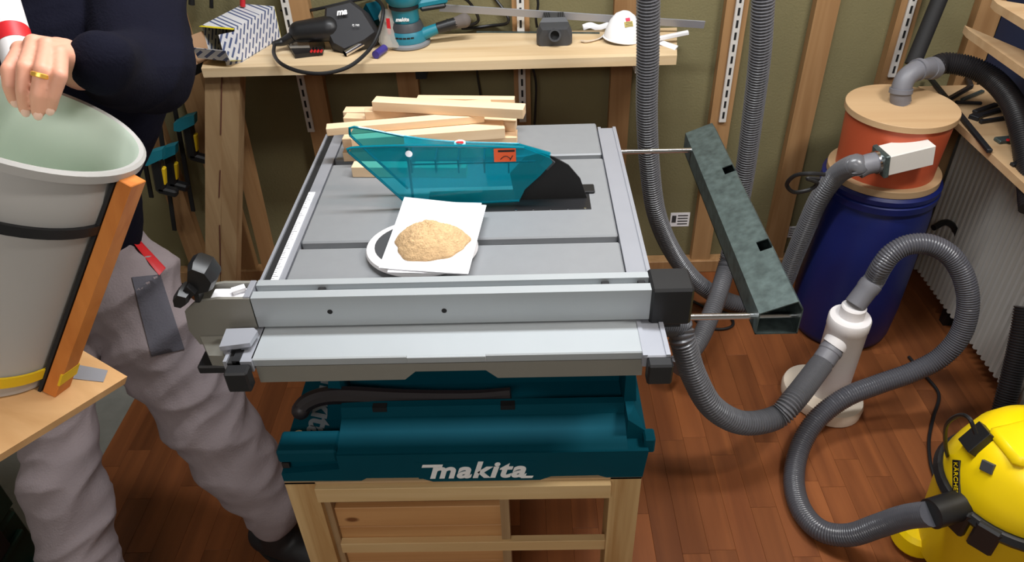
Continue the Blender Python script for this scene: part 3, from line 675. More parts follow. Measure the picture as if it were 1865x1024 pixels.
m = MB().tube([(sx + .12, sy + .02, BZ + .118), (sx + .17, sy + .07, BZ + .1), (sx + .2, sy + .1, BZ + .03), (sx + .15, sy + .1, BZ + .008), (sx + .23, sy + .115, BZ + .008), (sx + .29, sy + .09, BZ + .03), (sx + .24, sy + .12, BZ + .1), (sx + .16, sy + .125, BZ + .19)], .0045, 8, 8); m.build('cable', BLACK, t)
# aluminium bar and steel rule
a = P(800, 14, y=2.215); b = P(1283, 45, y=2.17)
one(MB().bar(a, b, .004, .022, (0, -.25, 1)), 'aluminium_bar', ALU, 'long flat aluminium bar lying along the back of the bench above its right end', 'bar')
one(MB().bar(bz(868, 58, .9015), bz(1092, 60, .9015), .010, .002), 'steel_rule', GALV, 'thin steel rule lying flat on the bench behind the dark grey nozzle', 'rule')
# dark grey motor nozzle
c = bz(1010, 84); t = thing('dust_nozzle', c, 'dark grey plastic dust box with a round port facing out, on the bench', 'nozzle')
x, y = c.x, c.y
MB().loft([[(x + s_ * wd, y + dy, BZ + z) for s_, z in ((-1, .004), (-.8, 0), (.8, 0), (1, .004), (1, hz * .6), (.8, hz), (-.8, hz), (-1, hz * .6))] for wd, dy, hz in ((.043, 0, .046), (.05, .012, .052), (.05, .035, .056), (.040, .045, .066), (.036, .085, .068))]).build('housing', DGREY, t, smooth=25)
MB().lathe([(.017, 0), (.0175, .018), (.0125, .018), (.012, .0)], (x, y + .002, BZ + .031), (0, -1, .25), 26, cap=False).build('port', DGREY, t)
MB().cyl((x, y - .001, BZ + .031), (x, y - .003, BZ + .0315), .0122, n=20).build('port_hole', BLACKM, t)
for s_ in (-1, 1):
    for k in range(3): MB().bar((x + s_ * (.012 + .006 * k), y + .048, BZ + .0662), (x + s_ * (.014 + .006 * k), y + .08, BZ + .068), .0025, .003).build('vent_slot', BLACKM, t)
# respirator
c = bz(1132, 74); t = thing('dust_mask', c, 'white cup dust mask with straps lying at the right end of the bench', 'mask')
M_ = Matrix.Translation(c + Vector((0, 0, .006))) @ Matrix.Rotation(.12, 4, 'Y')
prof = [(.056, 0), (.0565, .004), (.053, .02), (.044, .042), (.030, .058), (.013, .066), (.0, .067)]
m = MB(); rings = []
for r_, hz in prof: rings.append([M_ @ Vector((r_ * .92 * math.cos(a_) , r_ * math.sin(a_) * .8 + hz * .12, hz * 1.12)) for a_ in [2 * math.pi * k / 36 for k in range(36)]])
m.loft(rings, cap=False).build('cup', mat('mask_white', rgb(238, 238, 240), .85, bump=.1, scale=30), t)
m = MB(); m.tube([M_ @ Vector((.053 * math.cos(a_), .046 * math.sin(a_), .001)) for a_ in [2 * math.pi * k / 24 for k in range(25)]], .0022, 6, 1).build('rim', PAPER, t)
lp = D(1143, 36, (D(1143, 36, 1) - CAM).length and 2.115)
fm = frame(D(1145, 38, 2.0), CR, -CD)
dirn = ray(1145, 38); best = None
from mathutils.bvhtree import BVHTree
def hit(px, py, obs, tree=None):
    d = ray(px, py).normalized(); best = None
    for o in obs:
        me = o.data; off = WL[o.name]; bt = tree or BVHTree.FromPolygons([v.co + off for v in me.vertices], [p.vertices[:] for p in me.polygons])
        r = bt.ray_cast(CAM, d)
        if r[0] is not None and (best is None or r[3] < best[2]): best = (r[0], r[1], r[3])
    return best
cup = bpy.data.objects['cup']
h1 = hit(1145, 44, [cup])
if h1:
    n_ = h1[1] if h1[1].dot(ray(1145, 44)) < 0 else -h1[1]; rt = Vector((0, 0, 1)).cross(n_).normalized(); upv = n_.cross(rt); fm = frame(h1[0] + n_ * .0015, rt, upv)
    MB().box(-.012, .012, -.007, .007, -.003, 0, M=fm).build('yellow_label', mat('label_yellow', rgb(196, 176, 90), .7), t)
    m = MB()
    for k in range(3): m.box(-.010, .010, -.005 + .004 * k, -.0035 + .004 * k, 0, .0004, M=fm)
    m.build('label_print', DGREY, t)
    MB().box(-.006, .006, .008, .017, -.003, .0, M=fm).build('red_label', mat('label_red', rgb(214, 60, 90), .7), t)
for pts in ([(1110, 62), (1092, 70), (1070, 76), (1058, 75)], [(1108, 52), (1090, 50), (1075, 46), (1062, 50)], [(1166, 80), (1190, 74), (1215, 82), (1232, 88)]):
    MB().tube([bz(a_, b_, .904) + Vector((0, 0, .012 if k == 0 else 0)) for k, (a_, b_) in enumerate(pts)], .0085, 8, 6, flat=.2).build('strap', PAPER, t)
one(MB().bar(bz(1172, 76, .905), bz(1254, 59, .93), .016, .009, bev=.001), 'white_strip', PAPER, 'white painted strip poking past the right end of the bench', 'strip')
# ================================================================== DRUM SEPARATOR
bx_, by_ = 1.030, 1.93
Z = thing('drum_dust_separator', (bx_, by_, 0), 'blue barrel with an orange bucket on top closed by a round wooden lid', 'dust separator')
MB().lathe([(.138, 0), (.148, .012), (.152, .03), (.158, .12), (.16, .3), (.159, .46), (.153, .508), (.150, .515)], (bx_, by_, 0), n=56).build('barrel', BLUE, Z)
MB().lathe([(.152, 0), (.162, .003), (.163, .022), (.156, .026), (.161, .03), (.162, .044), (.153, .05)], (bx_, by_, .512), n=56).build('barrel_rim', BLUE, Z)
MB().lathe([(.131, 0), (.133, .06), (.137, .14), (.138, .169)], (bx_, by_, .583), n=56).build('bucket', ORANGE, Z)
MB().lathe([(.150, 0), (.152, .001), (.152, .020), (.151, .021)], (bx_, by_, .5625), n=56, cap=True).build('plywood_collar', PLY, Z)
LZ = .771
MB().lathe([(.143, 0), (.145, .001), (.145, .017), (.144, .018)], (bx_, by_, LZ - .018), n=56).build('lid', PLY, Z)
e = P(1640, 187, z=LZ); 
pp = [e, e + Vector((0, 0, .05)), e + Vector((.012, .012, .085)), e + Vector((.05, .05, .115)), D(1712, 118, (D(1712,118,1)-CAM).length and CF.dot(e + Vector((.085, .075, .13)) - CAM))]
q = D(1700, 124, CF.dot(e - CAM) + .01)
el = [e + Vector((0, 0, .001)), e * .55 + D(1638, 158, CF.dot(e - CAM) - .02) * .45 if False else D(1641, 165, CF.dot(e - CAM) - .02), D(1650, 142, CF.dot(e - CAM) - .03), D(1672, 127, CF.dot(e - CAM) - .025), q]
MB().tube(el, .0265, 18, 6).build('elbow', COUP, Z)
MB().cyl(el[0] - Vector((0, 0, .0005)), el[0] + Vector((0, 0, .009)), .0255, n=20).build('spigot', CHROME, Z)
for k, i in ((.03, 1), (.0, 3)):
    d_ = (el[i + 1] - el[i - 1]).normalized(); MB().cyl(el[i] - d_ * .006, el[i] + d_ * .006, .030, n=22).build('elbow_ring', COUP, Z)
d_ = (el[4] - el[3]).normalized(); MB().cyl(el[4] - d_ * .022, el[4] + d_ * .004, .0295, .031, 22).build('elbow_socket', COUP, Z)
# inlet block on the bucket
A_ = P(1607, 293, y=1.775); B_ = P(1690, 273, y=1.79)
ib = MB().bar(A_, B_, .065, .058, (0, 0, 1), .002); ib.build('inlet_block', WHITEP, Z)
dv = (B_ - A_).normalized(); MB().bar(A_ - dv * .012, A_ + dv * .002, .072, .066, (0, 0, 1), .003).build('inlet_flange', GALV, Z)
MB().cyl(A_ - dv * .02, A_ - dv * .01, .031, n=24).build('inlet_clamp', CHROME, Z)
MB().tube([A_ - dv * .0145, A_ - dv * .045, A_ - dv * .066 - Vector((0, 0, .007))], .0275, 20, 5).build('inlet_sleeve', COUP, Z)
# ------------------------------------------------------------------ small cyclone
cx_, cy_ = .872, 1.575
V = thing('pipe_trap', (cx_, cy_, 0), 'white plastic pipe trap on a round foot in front of the blue barrel', 'pipe trap')
def stadium(r_, z_):
    ca, cb = Vector((.878, 1.548, z_)), Vector((.838, 1.602, z_)); ax_ = math.atan2(ca.y - cb.y, ca.x - cb.x); out = []
    for c_, a0 in ((ca, ax_ - math.pi / 2), (cb, ax_ + math.pi / 2)):
        out += [c_ + Vector((r_ * math.cos(a0 + math.pi * k / 16), r_ * math.sin(a0 + math.pi * k / 16), 0)) for k in range(17)]
    return out
MB().loft([stadium(r_, z_) for r_, z_ in ((.078, 0), (.085, .004), (.087, .03), (.083, .042), (.07, .046))]).build('foot', mat('cream_plastic', rgb(222, 208, 190), .5, 0, .04), V)
MB().lathe([(.053, 0), (.054, .24), (.0555, .243), (.0555, .272), (.053, .277)], (cx_, cy_, .0455), n=44).build('pipe_body', WHITE, V)
CT = .323; MB().lathe([(.033, 0), (.0325, .03), (.029, .034)], (cx_ + .004, cy_ + .004, CT - .001), n=30).build('top_port', WHITE, V)
sp = P(1520, 630, y=cy_ - .02); s0 = Vector((cx_ - .012, cy_ - .012, .268)); s1 = D(1519, 630, CF.dot(Vector((cx_ - .075, cy_ - .03, .235)) - CAM))
MB().cyl(s0, s1, .036, .0335, 26).build('side_port', WHITE, V)
# ================================================================== HOSES
def hose(nm, pts, r, m_, lb, rib=.0082, amp=.10, n=14, cuffs=()):
    t = thing(nm, pts[0], lb, 'hose'); MB().tube(pts, r, n, 10, rib, amp).build('corrugated_tube', m_, t, smooth=60)
    for a_, b_, rr in cuffs:
        MB().lathe([(rr * .94, 0), (rr, .002), (rr, (b_ - a_).length * .55), (rr * 1.06, (b_ - a_).length * .6), (rr * 1.06, (b_ - a_).length * .78), (rr, (b_ - a_).length * .8), (rr * .96, (b_ - a_).length)], a_, b_ - a_, 24).build('cuff', COUP, t)
    return t
def W(px, py, y): return P(px, py, y=y)
hose('hanging_hose', [Vector((P(1183, -120, y=1.78).x - .02, 1.70, 2.44)), Vector((P(1183, -120, y=1.78).x - .005, 1.74, 1.8)), P(1183, -120, y=1.78), W(1181, 0, 1.8), W(1180, 100, 1.82), W(1178, 200, 1.84), W(1183, 300, 1.87), W(1196, 390, 1.90), W(1226, 460, 1.95), W(1268, 513, 1.98), D(1318, 545, 2.53), D(1365, 556, 2.54), D(1408, 545, 2.5), D(1430, 510, 2.42), D(1446, 468, 2.34), D(1468, 415, 2.24), D(1492, 362, 2.15), D(1525, 318, 2.07), D(1558, 300, CF.dot(A_ - dv * .075 - CAM)), A_ - dv * .062 - Vector((0, 0, .006))], .0262, HOSE, 'grey corrugated hose hanging left of the galvanised channel and running round to the orange bucket')
hose('hanging_hose', [Vector((P(1398, -120, y=1.86).x + .01, 1.84, 2.44)), Vector((P(1398, -120, y=1.86).x + .01, 1.85, 1.8)), P(1398, -120, y=1.86), W(1390, 0, 1.86), W(1384, 100, 1.88), W(1371, 210, 1.92), W(1356, 320, 1.95), W(1340, 410, 1.97), W(1326, 475, 1.98), D(1305, 546, 2.36), D(1276, 615, 2.28), D(1247, 655, 2.22)], .0262, HOSE, 'grey corrugated hose hanging behind the galvanised channel, the right one of the two hanging hoses',
     cuffs=[(D(1250, 650, 2.22), D(1232, 672, 2.20), .033)])
ue = s1 + (D(1490, 672, CF.dot(s1 - CAM) - .012) - s1).normalized() * .062
hose('trap_hose', [Vector((.16, 1.20, .62)), D(1225, 590, 1.72), D(1243, 620, 1.74), D(1262, 680, 1.79), D(1296, 740, 1.84), D(1350, 770, 1.89), D(1410, 762, 1.93), D(1446, 728, 1.945), ue], .0285, HOSE, 'grey corrugated hose drooping from under the saw to the side of the white pipe trap',
     cuffs=[(ue - (ue - s1) * .1, s1 + (s1 - s0) * .02, .030)])
c0_ = Vector((cx_ + .004, cy_ + .004, CT + .0335)); c1_ = D(1596, 505, CF.dot(c0_ - CAM) - .02)
rr_ = [(1605, 486, 1.965), (1624, 462, 1.945), (1655, 446, 1.93), (1695, 446, 1.92), (1733, 468, 1.92), (1757, 510, 1.93), (1763, 560, 1.95), (1748, 612, 1.98), (1712, 652, 2.01), (1660, 679, 2.03), (1600, 700, 2.045), (1540, 724, 2.05), (1490, 762, 2.05), (1457, 815, 2.03), (1446, 875, 1.975), (1459, 928, 1.905), (1494, 966, 1.84), (1545, 975, 1.79), (1600, 958, 1.73), (1650, 942, 1.66), (1697, 936, 1.585)]
hose('vacuum_hose', [c1_ + (c0_ - c1_) * .1] + [D(*q_) for q_ in rr_], .0262, HOSEV, 'grey hose looping from the white pipe trap top to the yellow vacuum cleaner', .0066, .05,
     cuffs=[(c0_ + (c1_ - c0_) * .0, c1_, .028)])
z0 = CF.dot(el[4] - CAM)
hose('lid_hose', [el[4] - d_ * .004, D(1722, 115, z0 + .0), D(1765, 122, z0 - .02), D(1805, 142, z0 - .05), D(1838, 178, z0 - .10), D(1858, 225, z0 - .15), D(1872, 300, z0 - .2), D(1880, 380, z0 - .25)], .0275, HOSED, 'black corrugated hose arching from the grey elbow on the wooden lid to the right', .0065, .07)
hose('floor_hose', [P(1868, 560, x=1.33), P(1858, 620, x=1.32), P(1842, 690, x=1.31), P(1824, 760, x=1.29), P(1818, 800, x=1.25)], .026, HOSED, 'dark corrugated hose standing against the radiator behind the yellow vacuum cleaner', .0075, .07)
# dark pipe leaning in the corner
one(MB().cyl(P(1662, 118, y=2.05), P(1735, -60, y=2.15), .0215, n=18), 'black_pipe', BLACKM, 'black pipe leaning in the back corner above the wooden lid', 'pipe')
# ================================================================== RADIATOR, SILL, RIGHT SHELVES
R_ = thing('radiator', (1.38, 1.5, .04), 'white ribbed panel radiator on the right wall under the cluttered sill', 'radiator')
xr = 1.345; n = 56; ya, yb_ = .75, 2.12; pr_ = []
for k in range(n + 1):
    yv = ya + (yb_ - ya) * k / n
    for dy, dx in ((0, 0), (.30, 0), (.42, .009), (.82, .009), (.94, 0)):
        if k == n and dy > 0: break
        pr_.append((xr + dx, yv + (yb_ - ya) / n * dy))
m = MB(); m.loft([[(x_, y_, z_) for x_, y_ in pr_] for z_ in (.075, .62)], cap=False, closed=False)
m.box(xr + .01, xr + .06, ya, yb_, .07, .625, .004)
m.build('ribbed_panel', RADI, R_, smooth=20)
m = MB().box(xr - .004, xr + .064, ya - .002, yb_ + .002, .624, .634, .002); m.build('top_grille', RADI, R_)
MB().box(xr - .002, xr + .062, yb_, yb_ + .004, .07, .625).build('side_cover', RADI, R_)
for yv in (.9, 1.95): MB().box(xr + .0605, 1.4195, yv, yv + .03, .1, .6).build('bracket', RADI, R_)
MB().box(xr + .02, xr + .05, 1.9, 1.93, .0, .07).build('foot', BLACK, R_)
SZ = .712
zs = [P(1697, 142, x=1.2).z, P(1865, 352, x=1.2).z]
L_ = thing('window_sill_board', (1.31, 1.7, SZ), 'pale wooden board above the radiator, strewn with dark metal tools', 'board')
MB().box(1.20, 1.418, .7, 2.19, SZ - .02, SZ).build('board', PLY, L_)
for yv in (.9, 2.15): MB().box(1.37, 1.4045, yv, yv + .025, SZ - .09, SZ - .0202).build('bracket', STUD, L_)
GUN = mat('gunmetal', rgb(44, 46, 50), .45, .5, .25)
def tool(pa, pb, wd, h_, nm, lb, m_=None, extra=None, lift=0.):
    a_ = P(*pa, z=SZ + h_ / 2 + lift + .0006); b_ = P(*pb, z=SZ + h_ / 2 + lift + .0006)
    mm = MB().bar(a_, b_, wd, h_, bev=min(wd, h_) * .2)
    if extra:
        for (pc, pd, w2, h2) in extra: mm.bar(P(*pc, z=SZ + h2 / 2 + .0006), P(*pd, z=SZ + h2 / 2 + .0006), w2, h2, bev=.001)
    return one(mm, nm, m_ or GUN, lb, 'tool')
tool((1692, 140), (1803, 276), .014, .012, 'long_steel_bar', 'long dark steel bar lying along the front edge of the sill board')
tool((1722, 184), (1768, 158), .014, .012, 'square_gauge', 'dark angled gauge with an upturned end near the grey elbow', None, [((1768, 158), (1762, 140), .014, .012)], .0125)
tool((1752, 182), (1790, 166), .012, .008, 'steel_punch', 'dark punch behind the angled gauge, short and slim', GALV)
tool((1740, 186), (1788, 188), .010, .008, 'steel_file', 'slim dark file lying crossways in the middle of the tool heap', None)
tool((1772, 214), (1842, 194), .016, .01, 'pliers', 'dark pliers with two handles in the tool heap', None, [((1785, 222), (1838, 214), .010, .01), ((1768, 210), (1786, 216), .024, .012)])
tool((1775, 204), (1815, 190), .016, .008, 'hex_key', 'dark key lying behind the pliers in the tool heap', None)
tool((1815, 256), (1856, 252), .026, .010, 'small_clamp', 'pale metal clamp with a red spot, on the sill in front of the pliers', GALV)
tool((1842, 300), (1864, 298), .014, .008, 'metal_clip', 'small dark clip nearest the right frame edge on the sill board')
a = P(1836, 256, z=SZ + .0115); MB().cyl(a, a + Vector((0, 0, .003)), .005, n=12).build('red_spot', RED, bpy.data.objects['small_clamp'], smooth=30)
# two shelf boards higher up
def upper(tip, back, z_, lb):
    a_ = P(*tip, z=z_); b_ = P(*back, z=z_)
    pts = [(1.20, .6, z_ - .02), (1.20, a_.y - .04, z_ - .02), (a_.x, a_.y, z_ - .02), (b_.x, b_.y, z_ - .02), (1.404, b_.y - .13, z_ - .02), (1.404, .6, z_ - .02)]
    return one(MB().prism(pts, (0, 0, .02)), 'shelf_board', PLY, lb, 'shelf')
upper((1757, 46), (1865, 92), .937, 'lower pale shelf board on the dark blue right wall, above the tool sill')
upper((1808, -2), (1870, 8), 1.032, 'upper pale shelf board on the dark blue right wall, cut by the frame corner')
# ================================================================== YELLOW VACUUM CLEANER
vx, vy = 1.052, 1.04
Y_ = thing('vacuum_cleaner', (vx, vy, 0), 'yellow wet and dry vacuum cleaner with a black band in the near right corner', 'vacuum cleaner')
MB().lathe([(.125, .03), (.14, .045), (.150, .2), (.152, .262)], (vx, vy, 0), n=48).build('tank', TANK, Y_)
MB().lathe([(.150, 0), (.160, .002), (.166, .014), (.160, .028), (.150, .030)], (vx, vy, .263), n=48).build('black_band', BLACK, Y_)
hd = [(.150, 0), (.152, .012), (.142, .05), (.125, .10), (.104, .132), (.074, .150), (.03, .156)]
m = MB().lathe(hd, (vx, vy, .2935), n=48); m.build('motor_head', YELLOW, Y_, smooth=50)
hob = bpy.data.objects['motor_head']
m = MB()                                                       # raised spine with the carrying handle
m.bar((vx - .10, vy - .02, .43), (vx + .06, vy + .0, .462), .10, .03, bev=.012)
m.tube([(vx - .02, vy - .035, .46), (vx + .01, vy - .04, .495), (vx + .07, vy - .03, .50), (vx + .10, vy - .02, .455)], .014, 10, 6)
m.build('carry_handle', YELLOW, Y_, smooth=45)
def patch(px, py, w_, h_, nm, m_, th=.004, rot=0., obs=None):
    r = hit(px, py, obs or [hob, bpy.data.objects['carry_handle']])
    if not r: return None
    n_ = r[1] if r[1].dot(ray(px, py)) < 0 else -r[1]; rt = Vector((0, 0, 1)).cross(n_).normalized(); u_ = n_.cross(rt)
    f_ = frame(r[0], rt, u_) @ Matrix.Rotation(rot, 4, 'Z')
    MB().box(-w_ / 2, w_ / 2, -h_ / 2, h_ / 2, -.012, th, .001, f_).build(nm, m_, Y_); return f_ @ Matrix.Translation((0, 0, th))
patch(1783, 802, .046, .058, 'cable_socket', BLACK, .016, .25)
patch(1799, 851, .026, .022, 'rocker_switch', DGREY, .005, .35)
f_ = patch(1742, 872, .078, .02, 'badge', BLACK, .002, -.75)
if f_ is not None: text('KÄRCHER', 'lettering', YELLOW, .0155, f_ @ Matrix.Translation((0, 0, .0004)), Y_, .0003)
hi = D(1697, 936, 1.585)
MB().cyl(hi + (hi - Vector((vx, vy, hi.z))).normalized() * .002, Vector((vx, vy, hi.z)) + (hi - Vector((vx, vy, hi.z))).normalized() * .12, .032, n=24).build('hose_port', BLACK, Y_)
for px, py in ((1720, 955), (1790, 985)):
    r = P(px, py, z=.25); d = (r - Vector((vx, vy, .25))); d.z = 0; d.normalize(); c = Vector((vx, vy, .262)) + d * .156
    MB().bar(c + Vector((0, 0, .03)), c - Vector((0, 0, .045)), .05, .02, d, .005).build('latch', BLACK, Y_)
for an in (2.75, 3.9, .7, -.7):
    c = Vector((vx + .135 * math.cos(an), vy + .135 * math.sin(an), 0))
    m = MB().lathe([(.05, .012), (.055, .02), (.054, .06), (.045, .072), (.0, .078)], c, n=24, cap=True); m.build('wheel_foot', YELLOW, Y_)
    MB().ball(c + Vector((0, 0, .012)), .012, n=10).build('castor', BLACK, Y_)
m = MB().tube([(vx + .02, vy - .15, .30), (vx + .06, vy - .175, .36), (vx + .12, vy - .12, .40), (vx + .14, vy - .05, .37)], .011, 10, 6); m.build('black_grip', BLACK, Y_)
MB().tube([D(1777, 790, 1.42), D(1765, 762, 1.42), D(1745, 757, 1.46), D(1724, 775, 1.52), D(1722, 810, 1.60), D(1728, 840, 1.68)], .0042, 8, 8).build('power_cable', BLACK, Y_)
# cables on the floor
def cable(pts, r, lb): return one(MB().tube(pts, r, 8, 8), 'floor_cable', BLACK, lb, 'cable')
cable([P(1655, 650, z=.006), P(1690, 690, z=.006), P(1710, 720, z=.006), P(1700, 760, z=.006), P(1692, 800, z=.006), P(1694, 840, z=.006), P(1702, 870, z=.006)], .0048, 'thin black cable running over the floor towards the yellow vacuum cleaner')
cable([P(1248, 560, z=.006), P(1275, 590, z=.006), P(1310, 600, z=.006), P(1335, 592, z=.006), P(1325, 572, z=.006), P(1290, 562, z=.006), P(1255, 545, z=.006)], .0048, 'black cable loop on the floor under the galvanised channel')
o = MB().tube([P(1502, 318, y=1.70), P(1475, 316, y=1.7), P(1448, 320, y=1.72), P(1433, 336, y=1.74), P(1446, 350, y=1.74), P(1475, 345, y=1.74), P(1488, 333, y=1.735), P(1470, 325, y=1.735), P(1492, 326, y=1.74)], .0055, 8, 8)
one(o, 'cable_loop', BLACK, 'small black cable loop sticking out at the left of the blue barrel rim', 'cable')
for pts, lb in (([W(868, 112, 2.255), W(870, 140, 2.255), W(876, 180, 2.255), W(880, 240, 2.255)], 'black cable hanging under the bench board left of the shelf standard behind the sticks'),
                ([W(966, 110, 2.225), W(976, 150, 2.225), W(975, 200, 2.225), W(972, 250, 2.225)], 'black cable hanging under the bench board right of the shelf standard behind the sticks'),
                ([W(978, -10, 2.225), W(980, 10, 2.225), W(976, 32, 2.225), W(978, 50, 2.225)], 'short piece of black cable hanging on the stud above the dark grey nozzle')):
    one(MB().tube(pts, .0038, 8, 6), 'hanging_cable', BLACK, lb, 'cable')
one(MB().tube([D(500, 2, 2.24), D(512, 18, 2.24), D(540, 22, 2.24), D(580, 16, 2.2), D(640, 2, 2.2), D(680, -6, 2.2)], .0046, 8, 8), 'loose_cable', BLACK, 'black cable sagging behind the black power tool', 'cable')
one(MB().tube([P(1700, 415, y=1.98), P(1722, 405, y=2.0), P(1738, 415, y=2.0), P(1740, 435, y=2.0), P(1728, 448, y=2.0)], .010, 10, 8), 'radiator_valve_pipe', BLACK, 'dark bent pipe at the radiator end right of the blue barrel', 'pipe')
# ================================================================== LEFT WALL CLAMPS AND TOOLS
def clamp(px0, px1, y_, hpx, lb, tri=True, ln=.0):
    a = P(*px0, y=y_); b = P(*px1, y=y_); t = thing('bar_clamp', (a + b) / 2, lb, 'clamp', 'quick grip clamps hanging left of the bench')
    MB().bar(a, b, .014, .006, (0, -1, 0), .001).build('steel_bar', BLACKM, t)
    h = P(*hpx, y=y_ - .02); d = (b - a).normalized(); sx_ = Vector((1, 0, 0))
    MB().bar(h + d * .02, h + d * .14, .032, .03, (0, -1, 0), .006).build('clamp_body', BLACK, t)
    MB().prism([h + sx_ * .036 - d * .02, h + sx_ * .032 + d * .012, h - sx_ * .018 + d * .035, h - sx_ * .036 + d * .032, h - sx_ * .032 + d * .006, h + sx_ * .004 - d * .012], (0, -.028, 0)).build('teal_grip', TEAL, t)
    MB().bar(h + d * .055 + sx_ * .018, h + d * .115 + sx_ * .012, .013, .02, (0, -1, 0), .003).build('yellow_trigger', YSTRAP, t)
    MB().bar(h + d * .13 - sx_ * .01, h + d * .15 + sx_ * .05, .026, .03, (0, -1, 0), .006).build('jaw', BLACK, t)
    return t
clamp((272, -60), (352, 385), 2.19, (340, 214), 'black bar clamp with a teal grip hanging closest to the double post')
clamp((250, -60), (318, 420), 2.17, (306, 268), 'black bar clamp with teal grip and yellow trigger, the middle one of three')
clamp((196, -60), (276, 360), 2.11, (282, 276), 'black bar clamp hanging farthest left, half hidden by the grey bucket')
one(MB().bar(P(318, 146, y=2.1), P(372, 117, y=2.1), .03, .012, (0, -1, 0), .002), 'black_strip', BLACKM, 'black strip sticking out left from the bench board', 'strip')
def hang(px, py0, py1, w_, nm, m_, lb):
    a = P(px, py0, y=2.222); b = P(px, py1, y=2.222); t = thing(nm, b, lb, 'hand tool')
    MB().cyl(a + (b - a) * .35, b, w_ * .8, w_, 12).build('handle', m_, t); MB().cyl(a, a + (b - a) * .35, w_ * .4, n=10).build('shank', CHROME, t)
hang(331, -40, 34, .007, 'hanging_chisel', mat('brown_handle', rgb(70, 50, 54), .5), 'tool with a dull brown handle hanging on the stud left of the printed box')
hang(385, -40, 14, .006, 'hanging_driver', BLACK, 'tool with a black handle hanging above the printed box')
hang(442, -40, 11, .008, 'hanging_screwdriver', RED, 'tool with a red handle hanging above the printed box')
hang(349, -45, 8, .009, 'hanging_file', BLACKM, 'dark hand tool, second from the left above the printed box')
# dark green case at the lower left
t = thing('tool_case', (-1.40, .86, 0), 'dark green plastic case on the concrete floor in the near left corner', 'case')
MB().box(-1.66, -1.165, .66, 1.05, 0, .26, .012).build('case_body', GREENC, t); MB().box(-1.66, -1.16, .655, 1.055, .2605, .40, .014).build('case_lid', GREENC, t)
for z_ in (.10, .20): MB().box(-1.166, -1.152, .74, 1.02, z_, z_ + .014, .003).build('rib', GREENC, t)
MB().box(-1.162, -1.144, .90, .97, .225, .30, .004).build('latch', BLACK, t)
# ================================================================== BUCKET ASSEMBLY THE PERSON CARRIES
n_ = Vector((0.40579692, 0.17155789, 0.89771752)); kS = .80
rim = D(54, 218, .88); bas = D(-46, 640, 1.0)
HB = (rim - bas).length; n_ = (rim - bas).normalized()
U = thing('bucket_on_board', bas, 'grey bucket strapped to a wooden board and slat, tilted and carried by the person', 'bucket')
r0, r1 = .100, .1195
ringz = [(r0 - .004, 0), (r0, .004), (r0 + (r1 - r0) * .72, HB * .76), (r1 - .004, HB * .77), (r1 - .002, HB * .86), (r1 - .004, HB * .955), (r1 + .007, HB * .96), (r1 + .008, HB * .99), (r1 + .004, HB), (r1 - .001, HB * .995), (r1 - .005, HB * .97), (r0 + (r1 - r0) * .6 - .004, HB * .6), (r0 - .006, .008), (.0, .008)]
o = MB().lathe(ringz, bas, n_, 64, cap=False).build('bucket', [BUCKET, BUCKIN], U, smooth=40)
for p in o.data.polygons:
    c = p.center + WL[o.name] - bas; hgt = c.dot(n_); rad = (c - n_ * hgt).length
    if hgt < HB * .985 and rad < (r0 + (r1 - r0) * hgt / HB) - .0025 and rad > .01 or (rad <= .01 and hgt > .002): p.material_index = 1
q_ = n_.to_track_quat('Z', 'Y')
def rad_at(h): return r0 + (r1 - r0) * h / HB
def bandm(h, w_, th): return MB().lathe([(rad_at(h) + .0006, 0), (rad_at(h) + th, 0), (rad_at(h + w_) + th, w_), (rad_at(h + w_) + .0006, w_)], bas + n_ * h, n_, 56, cap=False)
bandm(HB * .735, .013, .006).build('black_band', BLACK, U); 
def bpt(ang_px, h): # point of the wall that faces an image direction
    e = (CR * ang_px[0] + CD * ang_px[1]); e = (e - n_ * e.dot(n_)).normalized(); return bas + n_ * h + e * rad_at(h), e
a_, e_ = bpt((1, .28), .0)
sa = bas - n_ * .0 + e_ * (rad_at(0) + .016); sb = bas + n_ * HB * .965 + e_ * (rad_at(HB) + .013)
MB().bar(sa, sb, .032, .018, e_, .001).build('slat', ORANGEW, U)
sa2 = sa - e_ * .012; MB().bar(sa2, sb - e_ * .012, .036, .004, e_).build('slat_backing', BLACKM, U)
m = MB().lathe([(rad_at(.03) + .001, 0), (rad_at(.03) + .004, 0), (rad_at(.04) + .004, .016), (rad_at(.04) + .001, .016)], bas + n_ * .022, n_, 56, cap=False)
m.bar(sa + n_ * .03 + e_ * .0105, sa + n_ * .03 + e_ * .0115 + n_ * .0, .04, .002) if False else None
m.build('yellow_strap', YSTRAP, U)
MB().bar(sa + n_ * .022 + e_ * .010, sa + n_ * .040 + e_ * .010, .036, .003, e_).build('strap_over_slat', YSTRAP, U)
def PL(px, py, p, n):
    d = ray(px, py); return CAM + d * ((p - CAM).dot(n) / d.dot(n))
q4 = [PL(232, 686, bas, n_), PL(-60, 865, bas, n_), PL(-160, 700, bas, n_), PL(140, 632, bas, n_)]
MB().prism(q4, -n_ * .014).build('base_board', wood('bare_board', rgb(228, 184, 132), rgb(206, 158, 106), 0, 5), U)
q3 = [PL(132, 664, bas, n_), PL(196, 676, bas, n_), PL(188, 697, bas, n_), PL(124, 690, bas, n_)]
MB().prism([p + n_ * .0004 for p in q3], n_ * .001).build('grey_patch', mat('grey_patch', rgb(140, 140, 146), .6), U)
d0 = D(56, 176, .965); d1 = D(-14, -60, 1.03); MB().cyl(d0, d1, .0215, n=24).build('white_pipe', WHITE, U)
dm0 = D(30, 86, .99); tt = (dm0 - d0).dot(d1 - d0) / (d1 - d0).length_squared
MB().cyl(d0 + (d1 - d0) * tt, d0 + (d1 - d0) * (tt + .11), .0221, n=24).build('red_band', RED, U)
